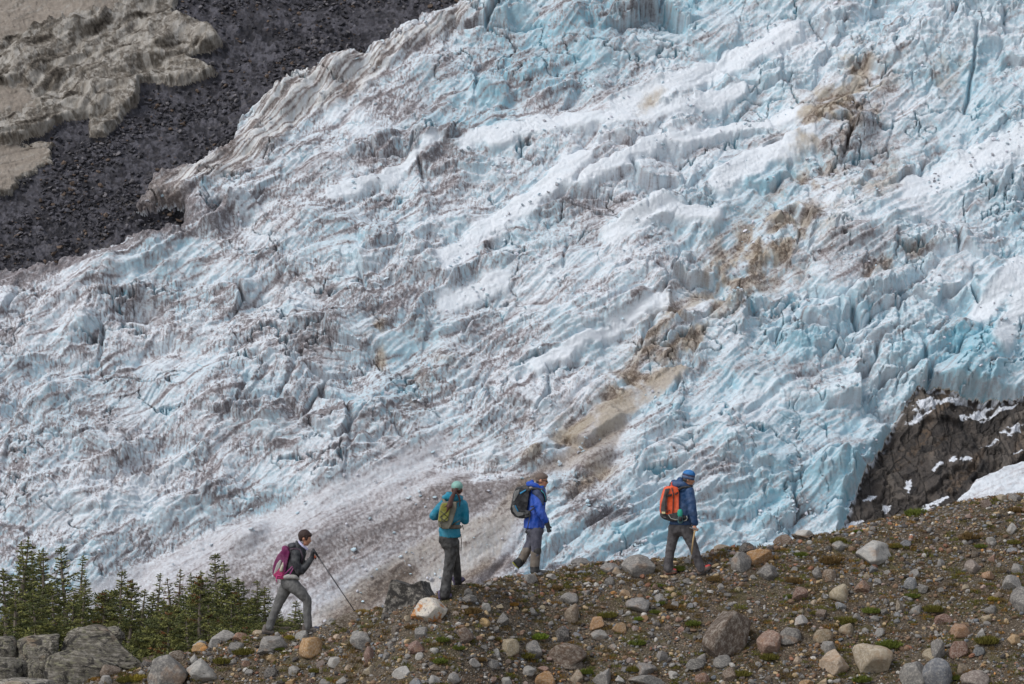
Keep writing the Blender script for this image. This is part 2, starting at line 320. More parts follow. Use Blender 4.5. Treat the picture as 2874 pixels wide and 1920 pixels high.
    for (x, y, rx, ry, a) in [(1350,55,330,75,.6),(2050,1000,240,260,.35),(2290,760,130,130,.55),(1200,180,140,60,.4),(1100,300,100,60,.35),(1400,1240,260,110,.45),(1760,450,80,60,.45),(1850,790,160,70,.4),(2250,200,120,160,.25),(470,420,60,30,.5),(900,880,110,90,.35),(760,560,160,60,.2),(1700,1100,200,160,.25),(640,250,50,40,.35)]:
        dd = ((U-x)/rx)**2+((V-y+0.3*(U-x))/ry)**2; blue = blue + .62*a*np.exp(-dd)
    blue = blue*(1-0.8*lanes)*(1-0.9*cone)*(1-0.9*tanr)*(1-0.7*lat) + 0.8*cleft + 0.6*cleft2
    mask = np.stack([np.clip(dirt, 0, 1), np.clip(br, 0, 1), np.clip(np.where(reg == 4, -.2, blue), 0, 1), np.clip(smooth, 0, 1)], -1)
    # rubble / old ice / cliff share the channels with their own meaning
    rd = np.stack([np.clip(0.5+0.9*cr1*rm+0.6*cr2_+0.5*cr3, 0, 1), np.clip(_h(np.floor(U/13), np.floor(V/10), 9)*0+sst(0.42, 0.5, cr2_)*0.8, 0, 1), np.clip(1-sst(0.0, 9.0, -(tanice)+10*n_s)*1.0, 0, 1)*0.5, sst(0.30, 0.55, ridged(p/160, q/26, 145, 4)-0.35)*sst(-60, 0, -np.abs(dark-25))], -1)
    td = np.stack([np.clip(0.5*sst(0.35, 0.75, st2)+0.55*sst(0.0, .5, fbm(p/120, q/16, 147, 4))+0.3*vein2+0.4*sst(0.5, 0.1, nz)*0, 0, 1), 0*U+1, np.clip(tansnow/14, 0, 1)*(.85-.7*sst(.1, .5, fbm(p/90, q/12, 148, 4))), grain], -1)
    sp = np.zeros_like(U)
    for (x, y, rx, ry) in [(2190,1035,14,12),(2215,1030,26,9),(2155,1045,16,10),(2150,1130,40,8),(2120,1150,46,7),(2250,905,60,14),(2180,890,70,10),(2110,930,34,12),(2090,1080,12,20),(2330,960,40,14),(2270,990,30,6),(2000,1110,20,9),(1960,1170,30,9),(2060,1165,40,6),(2300,905,60,9),(2130,905,50,18),(2340,1010,30,5),(2040,1130,16,14)]:
        dd = ((U-x)/rx)**2+((V-y+0.3*(U-x))/ry)**2; sp = np.maximum(sp, np.exp(-dd))
    sp = sst(0.70, 0.80, sp + 0.55*fbm(U/22, V/13, 153, 4) + 0.15*sst(0.4, 0.8, nz)) 
    sp = np.maximum(sp, sst(10, 0, cliff)*sst(-0.1, 0.1, gn(U/14, V/9, 154)))
    cd = np.stack([np.clip(0.5+ck1*0.8+0.6*ck2+0.5*fbm(U/70, V/90, 155, 3), 0, 1), np.clip(0.5+1.4*fbm(cg/60, V/150, 157, 3), 0, 1), np.clip(sp, 0, 1), np.clip(1-sst(0, 0.07, ek2)*1.0, 0, 1)], -1)
    M = mask
    for k, dd in ((1, rd), (2, td), (3, cd)): M = np.where((reg == k)[..., None], dd, M)
    Mn = {'base': M}
    idx = np.arange(NU*NV, dtype=np.int64).reshape(NV, NU)
    quads = np.stack([idx[:-1, :-1], idx[1:, :-1], idx[1:, 1:], idx[:-1, 1:]], -1).reshape(-1, 4)
    qreg = reg[:-1, :-1].reshape(-1)
    cof = co.reshape(-1, 3); Mf = M.reshape(-1, 4)
    mats = [mat_ice(), mat_rubble(), mat_oldice(), mat_cliff(), mat_ice()]
    names = ['glacier', 'moraine_slope', 'dirty_old_ice', 'rock_face', 'snow_field']
    labs = ['blue and white broken icefall streaked with grey and tan dirt', 'dark charcoal rubble slope beside the upper left edge of the glacier',
            'old tan dirt-covered ice in the upper left corner', 'dark brown cracked rock face with snow patches at the right edge', 'smooth white snow tongue below the rock face at the right edge']
    for k in range(5):
        q_ = quads[qreg == k]
        used, inv = np.unique(q_, return_inverse=True)
        me = npmesh(names[k], cof[used], inv.reshape(-1, 4), [mats[k]], smooth=True, attrs={'mask': Mf[used]})
        o = new_ob(names[k], me); tag(o, labs[k], ['glacier', 'moraine', 'old ice', 'cliff', 'snow'][k], kind='structure')
    return reg, co, U, V

def mat_ice():
    m = bpy.data.materials.get('glacier_ice')
    if m: return m
    t = NT('glacier_ice', 0.62, 0.35); c = t.coord()
    r, g, b = t.sep(t.attr('mask').outputs['Color'])[:3]; sm = t.attr('mask').outputs['Alpha']
    n1 = t.noise(c, 0.9, 6, 0.75); n2 = t.noise(c, 0.22, 5, 0.65, 1.2); n3 = t.noise(t.map(c, (1.6, .5, .5), (0, .45, 0)), 0.8, 5, 0.7)
    clean = t.mix(t.math('MULTIPLY', t.ramp(n2, .35, .65), 0.5), srgb(224, 231, 238), srgb(240, 242, 247))
    col = t.mix(t.ramp(t.math('ADD', b, t.math('MULTIPLY', t.math('SUBTRACT', n2, 0.5), 0.5)), 0.05, 1.0), clean, srgb(138, 192, 210))
    tan = t.mix(t.ramp(n1, .35, .7), srgb(180, 170, 155), srgb(206, 200, 190))
    col = t.mix(t.ramp(t.math('ADD', g, t.math('MULTIPLY', t.math('SUBTRACT', n3, 0.5), 0.5)), 0.08, 0.6), col, tan)
    n5 = t.noise(c, 2.6, 4, 0.85, 0.6)
    dsum = t.math('ADD', t.math('ADD', r, t.math('MULTIPLY', t.math('SUBTRACT', n1, 0.5), 0.9)), t.math('MULTIPLY', t.math('SUBTRACT', n5, 0.5), t.math('SUBTRACT', t.math('ADD', .7, t.math('MULTIPLY', g, 1.2)), t.math('MULTIPLY', sm, .4))))
    pk = t.mix(g, srgb(168, 160, 163), srgb(146, 130, 108))
    col = t.mix(t.math('MULTIPLY', t.ramp(dsum, 0.25, 0.9), 0.75), col, pk)
    dk = t.mix(g, srgb(92, 80, 80), srgb(84, 66, 44))
    col = t.mix(t.math('MULTIPLY', t.ramp(dsum, 0.68, 1.15), 0.85), col, dk)
    t.base(col)
    bb = t.noise(c, 1.8, 6, 0.8); t.normal(t.bump(bb, 0.75, 0.4))
    return t.m
def mat_rubble():
    t = NT('moraine_rubble', 0.9, 0.2); c = t.coord()
    r, g, b = t.sep(t.attr('mask').outputs['Color'])[:3]; al = t.attr('mask').outputs['Alpha']
    n1 = t.noise(c, 1.6, 5, 0.7); n2 = t.noise(c, 0.12, 4, 0.6)
    col = t.mix(t.ramp(r, 0.1, 1.0), srgb(48, 48, 53), srgb(92, 91, 98))
    col = t.mix(t.math('MULTIPLY', t.ramp(n1, .45, .7), .6), col, srgb(66, 62, 62))
    col = t.mix(t.math('MULTIPLY', t.ramp(t.math('MULTIPLY', g, n1), .42, .5), .7), col, srgb(122, 100, 84))
    col = t.mix(t.math('MULTIPLY', t.ramp(n2, .5, .72), .35), col, srgb(40, 38, 44))
    col = t.mix(t.math('MULTIPLY', t.math('ADD', al, t.math('MULTIPLY', b, .6)), t.math('MULTIPLY', t.ramp(n1, .45, .62), .5)), col, srgb(128, 121, 112))
    t.base(col); t.normal(t.bump(t.noise(c, 4, 4, 0.7), 0.6, 0.2)); return t.m
def mat_oldice():
    t = NT('dirty_old_ice', 0.85, 0.2); c = t.coord()
    r, g, b = t.sep(t.attr('mask').outputs['Color'])[:3]
    n1 = t.noise(c, 1.3, 6, 0.72); n3 = t.noise(t.map(c, (1.6, .5, .5), (0, .45, 0)), 0.6, 5, 0.7)
    col = t.mix(t.ramp(n3, .3, .7), srgb(128, 121, 112), srgb(172, 168, 162))
    ds = t.math('ADD', r, t.math('MULTIPLY', t.math('SUBTRACT', n1, .5), 1.1))
    col = t.mix(t.math('MULTIPLY', t.ramp(ds, .15, .7), .85), col, srgb(88, 81, 73))
    col = t.mix(t.ramp(ds, .62, 1.1), col, srgb(50, 45, 40))
    col = t.mix(b, col, t.mix(t.ramp(n1, .35, .7), srgb(130, 121, 112), srgb(152, 142, 132)))
    t.base(col); t.normal(t.bump(t.noise(c, 3, 4, 0.7), 0.6, 0.2)); return t.m
def mat_cliff():
    t = NT('wet_cliff_rock', 0.6, 0.45); c = t.coord()
    r, g, b = t.sep(t.attr('mask').outputs['Color'])[:3]; al = t.attr('mask').outputs['Alpha']
    n1 = t.noise(c, 1.0, 6, 0.7); n2 = t.noise(t.map(c, (1.2, .5, .35), (0, .5, 0)), 0.5, 6, 0.7, 1.0)
    col = t.mix(t.ramp(n2, .32, .68), srgb(34, 32, 33), srgb(78, 71, 66))
    col = t.mix(t.math('MULTIPLY', t.ramp(t.math('MULTIPLY', g, n1), .32, .5), .45), col, srgb(122, 100, 78))
    col = t.mix(t.math('MULTIPLY', t.ramp(r, .72, .95), .4), col, srgb(128, 119, 110))
    col = t.mix(t.math('MULTIPLY', al, .75), col, srgb(34, 31, 32))
    col = t.mix(b, col, srgb(232, 236, 244))
    cv = t.map(c, (1.0, .6, .30), (0, .55, 0)); wv = t.n('VectorMath'); wv.operation = 'ADD'; t.put(wv.inputs[0], cv); t.put(wv.inputs[1], t.noise(c, .6, 4, .7, out='Color'))
    v1 = t.voro(wv.outputs[0], .13, 'DISTANCE_TO_EDGE'); v2 = t.voro(wv.outputs[0], .42, 'DISTANCE_TO_EDGE'); fv = t.n('TexVoronoi'); t.put(fv.inputs['Vector'], wv.outputs[0]); fv.inputs['Scale'].default_value = .42; fr_ = t.sep(fv.outputs['Color'])[0]
    dk = t.math('SUBTRACT', 1.0, t.math('MULTIPLY', t.ramp(v1, 0, .05), t.ramp(v2, 0, .06)))
    col = t.mix(t.math('MULTIPLY', t.math('SUBTRACT', 1.0, b), t.math('MULTIPLY', fr_, .35)), col, srgb(122, 112, 104))
    col = t.mix(t.math('MULTIPLY', dk, t.math('MULTIPLY', t.math('SUBTRACT', 1.0, b), .55)), col, srgb(22, 21, 22))
    t.base(col); t.normal(t.bump(t.math('ADD', n1, t.math('MULTIPLY', dk, -.5)), 0.9, 0.7)); return t.m
MOUNT_N = (1420, 1070); MOUNT_H = 1.0
REG, MCO, MU, MV = mountain()

def block_field(name, label, picks, lo, hi, pw, mat, pal, seed, sub=1, sink=.2, kind='stuff'):
    rg = np.random.default_rng(seed); iy, ix = picks; n = len(iy); P = MCO[iy, ix] + rg.normal(0, .12, (n, 3)); s = lo+(hi-lo)*rg.random(n)**pw
    V0, F0 = ICOB[sub]; nv = len(V0); Q = V0[None]*(1+0.25*rg.normal(size=(n, nv, 1)).clip(-1.3, 1.3))*rg.uniform(.5, 1.1, (n, 1, 3))
    a = rg.uniform(0, 6.28, (n, 1)); X = Q[..., 0]*np.cos(a)-Q[..., 1]*np.sin(a); Y = Q[..., 0]*np.sin(a)+Q[..., 1]*np.cos(a); Z = Q[..., 2]*.7+X*rg.uniform(-.8, .8, (n, 1))*.5
    co = np.stack([X, Y, Z], -1)*s[:, None, None]+P[:, None]+np.array([0, -.35, .45])*s[:, None, None]*(1-sink)
    c = np.array(pal, np.float32)[rg.integers(0, len(pal), n)]*rg.uniform(.7, 1.1, (n, 1)); c[:, 3] = 1
    t = NT(mat, .85, .25); cc = t.attr('tint').outputs['Color']; nn_ = t.noise(t.coord(), 3, 4, .7); t.base(t.mix(t.math('MULTIPLY', t.ramp(nn_, .4, .7), .4), cc, t.mix(.35, cc, (0, 0, 0, 1))))
    me = npmesh(name, co.reshape(-1, 3), (F0[None]+(np.arange(n)*nv)[:, None, None]).reshape(-1, 3), [t.m], smooth=False, attrs={'tint': np.repeat(c, nv, 0)}); tag(new_ob(name, me), label, name.replace('_', ' '), kind=kind)
def _ico(sub):
    bm = bmesh.new(); bmesh.ops.create_icosphere(bm, subdivisions=sub, radius=1.0); V = np.array([v.co[:] for v in bm.verts], np.float32); F = np.array([[v.index for v in f.verts] for f in bm.faces], np.int32); bm.free(); return V, F
ICOB = {1: _ico(1), 2: _ico(2)}
def _pick(w, n, seed):
    rg = np.random.default_rng(seed); f = w.reshape(-1).astype(float); k = rg.choice(f.size, n, replace=False, p=f/f.sum()); return np.unravel_index(k, w.shape)
_m = (REG == 1)*sst(-.25, .35, fbm(MU/140+MV/170, MV/100, 171, 3))+(REG == 1)*.06
block_field('moraine_rubble', 'dark angular rubble strewn over the charcoal slope', _pick(_m, 15000, 1), .07, .75, 4.6, 'dark_rubble', [srgb(82, 81, 87), srgb(98, 97, 104), srgb(70, 69, 74), srgb(114, 111, 114), srgb(66, 65, 69), srgb(86, 84, 90), srgb(104, 90, 80), srgb(70, 69, 74)], 21)
_m = (REG == 0)*(sst(.12, .4, fbm(MU/110, MV/70, 172, 3))*sst(500, 1500, MU+.0*MV)+.5*sst(.2, .45, fbm(MU/60, MV/40, 173, 3)))+1e-4*(REG == 0)
block_field('ice_rubble', 'small fallen ice blocks scattered over the glacier', _pick(_m, 7000, 2), .06, .55, 3.0, 'ice_rubble', [srgb(214, 226, 234), srgb(196, 216, 226), srgb(222, 222, 230), srgb(186, 186, 192)], 22)

# ======================= THE NEAR MORAINE RIDGE =======================
CREST = [(-3000,2150,41),(-600,2060,42),(0,1972,43.2),(200,1935,43.6),(400,1872,43.8),(520,1842,44),(600,1806,44),(735,1782,44),(906,1750,44),(1016,1722,43.6),(1100,1702,43.0),(1200,1682,42.6),(1300,1650,42.8),(1400,1624,44.2),
         (1530,1612,45),(1653,1582,45.3),(1739,1572,45.3),(1873,1575,45.3),(1960,1564,45.3),(2020,1548,45.3),(2143,1540,45.4),(2228,1512,45.5),(2327,1500,45.6),(2449,1466,45.8),(2547,1449,45.9),(2633,1430,46),(2694,1412,46),(2874,1380,46.2),(3300,1310,46.5),(6000,1000,48)]
_cx = np.array([(a-1437)/KS*c for a, b, c in CREST]); _cz = np.array([-(b-960)/KS*c for a, b, c in CREST]); _cy = np.array([c for a, b, c in CREST])
PADS = [((a-1437)/KS*y, y+dy, -(b-960)/KS*y) for a, b, y, dy in
        [(874.5,1773.5,43.9,-.09),(751,1783,43.9,.09),(1251,1681.5,42.7,-.04),(1290,1642,42.7,.21),(1515,1614,45.1,-.07),(1882,1613,44.7,.08),(1968,1613,44.7,-.07)]]
def ground_z(x, y):
    x = np.asarray(x, float); y = np.asarray(y, float)
    yc = sum(np.interp(x+k, _cx, _cy) for k in (-.8, -.5, -.25, 0, .25, .5, .8))/7; zc = (np.interp(x-.15, _cx, _cz)+np.interp(x+.15, _cx, _cz)+np.interp(x, _cx, _cz))/3
    d = yc - y
    front = 0.62*(np.sqrt(np.maximum(d, 0)**2+0.25)-0.5)
    front = np.where(d > 8.5, 0.62*8.0 - 0.15*(1-np.exp(-(d-8.5)/4)), front)
    b = np.maximum(-d, 0)
    left = sst(-.040, -.080, x/np.maximum(y, 1))
    shelf = 0.35*(1-np.exp(-b/1.5)) + 0.068*b + 0.5*np.maximum(b-52, 0)
    steep = 0.70*(np.sqrt(b**2+0.5)-0.70)
    back = np.where(d < 0, shelf*left+steep*(1-left), 0)
    lowz = np.minimum(zc, -5.85); zc = zc + (lowz-zc)*(1-np.exp(-np.maximum(b-.6, 0)/3))*left
    z = zc - front - back
    near = np.exp(-np.maximum(b-3, 0)/8)
    z = z + near*(0.10*fbm(x/1.9+7, y/1.6, 301, 3) + 0.05*fbm(x/0.42, y/0.36, 303, 3)) + (1-near)*0.9*fbm(x/9, y/9, 305, 3)
    for fx, fy, fz in PADS:                              # trodden spots the boots stand on
        w = np.exp(-(((x-fx)/.26)**2+((y-fy)/.22)**2)**1.5); z = z*(1-w)+(fz-.012)*w
    return np.maximum(z, -66 + 0.5*fbm(x/30, y/30, 306, 2))
def hit(px, py):
    """where the ray through a photograph pixel meets the ridge; None above its skyline"""
    ys = np.arange(36, 50, 0.02); xs = (px-1437)/KS*ys; zs = -(py-960)/KS*ys
    g = ground_z(xs, ys); k = np.nonzero(zs <= g)[0]
    if len(k) == 0: return None
    y = ys[k[0]]; return Vector(((px-1437)/KS*y, y, float(g[k[0]])))
def crest_at(px):
    y = float(np.interp(px, [c[0] for c in CREST], [c[2] for c in CREST])); x = (px-1437)/KS*y
    return Vector((x, y, float(ground_z(x, y))))
def build_ground():
    xs = np.concatenate([np.arange(-260, -16, 6.0), np.arange(-16, -10.5, 0.25), np.arange(-10.5, 10.5, 0.035), np.arange(10.5, 16, 0.25), np.arange(16, 261, 6.0)])
    ys = np.concatenate([np.arange(-12, 36, 1.0), np.arange(36, 48, 0.04), np.arange(48, 92, 0.5), np.arange(92, 470, 6.0)])
    X, Y = np.meshgrid(xs, ys); Z = ground_z(X, Y)
    m = (np.abs(X) < 11) & (Y > 36) & (Y < 49)
    Z = Z + m*(0.020*fbm(X/0.10, Y/0.09, 311, 3))
    co = np.stack([X, Y, Z], -1).reshape(-1, 3); n, k = len(ys), len(xs)
    idx = np.arange(n*k).reshape(n, k); q = np.stack([idx[:-1, :-1], idx[:-1, 1:], idx[1:, 1:], idx[1:, :-1]], -1).reshape(-1, 4)
    t = NT('gravelly_soil', 0.95, 0.15); c = t.coord()
    n1 = t.noise(c, 3, 6, 0.7); n2 = t.noise(c, 22, 5, 0.75); n3 = t.noise(c, 0.8, 4, 0.6)
    v = t.n('TexVoronoi'); t.put(v.inputs['Vector'], c); v.inputs['Scale'].default_value = 34
    vr = t.sep(v.outputs['Color'])[0]; vd = v.outputs['Distance']
    col = t.mix(t.ramp(n2, .3, .7), srgb(58, 52, 45), srgb(110, 100, 86))
    col = t.mix(t.math('MULTIPLY', t.ramp(n3, .4, .65), .5), col, srgb(76, 62, 50))
    st = t.mix(vr, srgb(84, 76, 68), srgb(138, 126, 112))
    col = t.mix(t.math('MULTIPLY', t.ramp(vr, .42, .5), t.math('SUBTRACT', 1.0, t.ramp(vd, .3, .5))), col, st)
    col = t.mix(t.math('MULTIPLY', t.ramp(t.noise(c, 1.7, 5, 0.75), .48, .62), .6), col, srgb(78, 74, 42))
    t.base(col)
    hgt = t.math('SUBTRACT', t.math('MULTIPLY', n2, 0.7), vd); t.normal(t.bump(hgt, 0.9, 0.02))
    me = npmesh('moraine_ground', co, q, [t.m])
    tag(new_ob('moraine_ground', me), 'brown gravelly soil of the moraine ridge the hikers walk on', 'ground', kind='structure')
build_ground()

# ---------------- stones ----------------
def ico(sub):
    bm = bmesh.new(); bmesh.ops.create_icosphere(bm, subdivisions=sub, radius=1.0)
    V = np.array([v.co[:] for v in bm.verts], np.float32); F = np.array([[v.index for v in f.verts] for f in bm.faces], np.int32); bm.free()
    return V, F
ICO = {s: ico(s) for s in (1, 2, 4, 5)}
def n3(P, s, sc):
    return (gn(P[:, 0]*sc+P[:, 2]*sc*.37, P[:, 1]*sc-P[:, 2]*sc*.71, s)+gn(P[:, 1]*sc+3.1, P[:, 2]*sc+P[:, 0]*sc*.43, s+1)+gn(P[:, 2]*sc-1.7, P[:, 0]*sc+P[:, 1]*sc*.29, s+2))/2.2
def stone_verts(seed, kind, sub=4, strata=0.0):
    rg = np.random.default_rng(seed); V, F = ICO[sub]; P = V.copy()
    ncut, lo, hi = {'angular': (13, .46, .80), 'rounded': (12, .58, .92), 'blocky': (8, .5, .72), 'flat': (9, .55, .85)}[kind]
    P = P*(1+(0.26 if kind == 'rounded' else 0.3)*n3(P, seed, 0.9))[:, None]
    soft = 0.10 if kind in ('rounded',) else 0.03
    for i in range(ncut):
        n = rg.normal(size=3); n /= np.linalg.norm(n); d = rg.uniform(lo, hi)
        e = P@n - d
        P = P - np.where(e > 0, e*(1-soft), 0)[:, None]*n[None]
    P = P*(1+0.06*n3(P, seed+5, 1.7)+0.032*n3(P, seed+9, 4.5)+(0.012*n3(P, seed+14, 11.0) if sub >= 4 else 0))[:, None]
    if strata > 0:
        ph = P[:, 2]*9+P[:, 0]*2.2+1.0*n3(P, seed+20, 1.4); fr = ph-np.floor(ph)
        k = _h(np.floor(ph), np.floor(ph)*0, seed+3)-.5
        amt = strata*(0.5*k - 0.5*np.exp(-((fr-.5)/.09)**2)) + 0.02*n3(P*np.array([1, 1, 4.]), seed+22, 5)
        P[:, :2] *= (1+amt)[:, None]
    P = P - (P.max(0)+P.min(0))/2; P = P/(P.max(0)-P.min(0))*2
    return P.astype(np.float32), F
def mat_stone(name, lichen=0.0):
    t = NT(name, 0.85, 0.25); c = t.coord(); oi = t.n('ObjectInfo'); col = oi.outputs['Color']
    off = t.n('VectorMath'); off.operation = 'ADD'; t.put(off.inputs[0], t.coord('Generated')); t.put(off.inputs[1], oi.outputs['Location']); g = off.outputs[0]
    n1 = t.noise(g, 2.2, 6, 0.7); n2 = t.noise(g, 11, 5, 0.75); n4 = t.noise(g, 34, 3, 0.8)
    cc = t.mix(t.math('MULTIPLY', t.ramp(n1, .38, .68), .5), col, t.mix(.55, col, srgb(70, 64, 58), 'MIX'))
    cc = t.mix(t.math('MULTIPLY', t.ramp(n2, .44, .62), .6), cc, t.mix(.5, col, srgb(214, 206, 194)))
    cc = t.mix(t.math('MULTIPLY', t.ramp(t.noise(g, 5, 5, .8, 1.5), .5, .62), .5), cc, t.mix(.6, col, srgb(40, 36, 34)))
    cc = t.mix(t.math('MULTIPLY', t.ramp(n4, .55, .7), .4), cc, srgb(52, 48, 46))
    cc = t.mix(t.math('MULTIPLY', t.ramp(t.noise(g, 1.3, 4, .6), .56, .7), .35), cc, srgb(150, 112, 76))
    if lichen:
        cc = t.mix(t.math('MULTIPLY', t.ramp(t.noise(c, 5.5, 6, .75, .6), .5, .62), .75), cc, srgb(146, 143, 118))
        cc = t.mix(t.math('MULTIPLY', t.ramp(t.noise(c, 2.6, 6, .75, .8), .50, .60), .9), cc, srgb(44, 42, 42))
        ln = t.noise(t.map(c, (1.2, 1.2, 16), (0, -.22, 0)), 1.0, 4, .7, .5)
        cc = t.mix(t.math('MULTIPLY', t.ramp(ln, .52, .6), .6), cc, srgb(60, 56, 50))
    t.base(cc)
    h = t.math('ADD', t.math('MULTIPLY', n2, .7), t.math('MULTIPLY', n4, .4)); t.normal(t.bump(h, 0.7, 0.03 if lichen else 0.02)); return t.m
M_STONE = mat_stone('weathered_stone'); M_SLAB = mat_stone('lichen_slab', 1.0)
VARI = {k: [] for k in ('angular', 'rounded', 'blocky', 'flat')}
for k, n in (('angular', 7), ('rounded', 7), ('blocky', 5), ('flat', 4)):
    for i in range(n):
        P, F = stone_verts(1000+i*37+len(k)*311, k, 4)
        VARI[k].append(npmesh('stone_shape', P, F, [M_STONE]))
CS = {'grey': (136, 132, 128), 'pale grey': (172, 168, 162), 'dark grey': (84, 80, 78), 'tan': (176, 154, 122), 'brown': (122, 100, 82), 'orange tan': (186, 138, 88), 'reddish brown': (148, 108, 88), 'bluish grey': (122, 126, 132), 'pinkish grey': (158, 138, 128), 'white': (214, 208, 200)}
DEEP = {(1925, 1554): .55, (1989, 1530): .5, (1447, 1593): .3, (705, 1745): .5, (1817, 1588): .35, (1858, 1574): .35}
def put_stone(px0, py0, px1, py1, colour, shape, label=None, seed=0, tilt=0.0, mesh=None, group=None, name='stone', cat=None):
    rg = random.Random(seed*7+int(px0*3+py0)); cxp, cyp = (px0+px1)/2, (py0+py1)/2; w, h = px1-px0, py1-py0
    g = hit(cxp, cyp+0.30*h) or crest_at(cxp)
    y = g.y; dp = DEEP.get((px0, py0), 0)
    if dp: y += dp; g = Vector((g.x, y, float(ground_z((cxp-1437)/KS*y, y))))
    pm = KS/y; x = (cxp-1437)/pm
    zc = -(cyp-960)/pm
    if hit(cxp, cyp+0.30*h) is None: zc = max(zc, g.z - h/pm*0.2); zc = min(zc, g.z + 0.35*h/pm)
    me = mesh or rg.choice(VARI[shape])
    o = new_ob(name, me); sx = w/2/pm*1.04; sz = h/2/pm*1.10; sy = (sx+sz)*0.55
    o.location = (x, y, zc-0.16*sz); o.scale = (sx, sy, sz*1.14)
    o.rotation_euler = (rg.uniform(-.12, .12), tilt, rg.uniform(-.35, .35) + (math.pi if rg.random() < .5 else 0))
    c = CS[colour]; j = rg.uniform(.74, 1.04); gy = sum(c)/3; o.color = srgb(*[min(255, (gy+(v-gy)*rg.uniform(.6, .95))*j) for v in c])
    tag(o, label, cat or ('boulder' if max(w, h) > 60 else 'stone'), group)
    return o
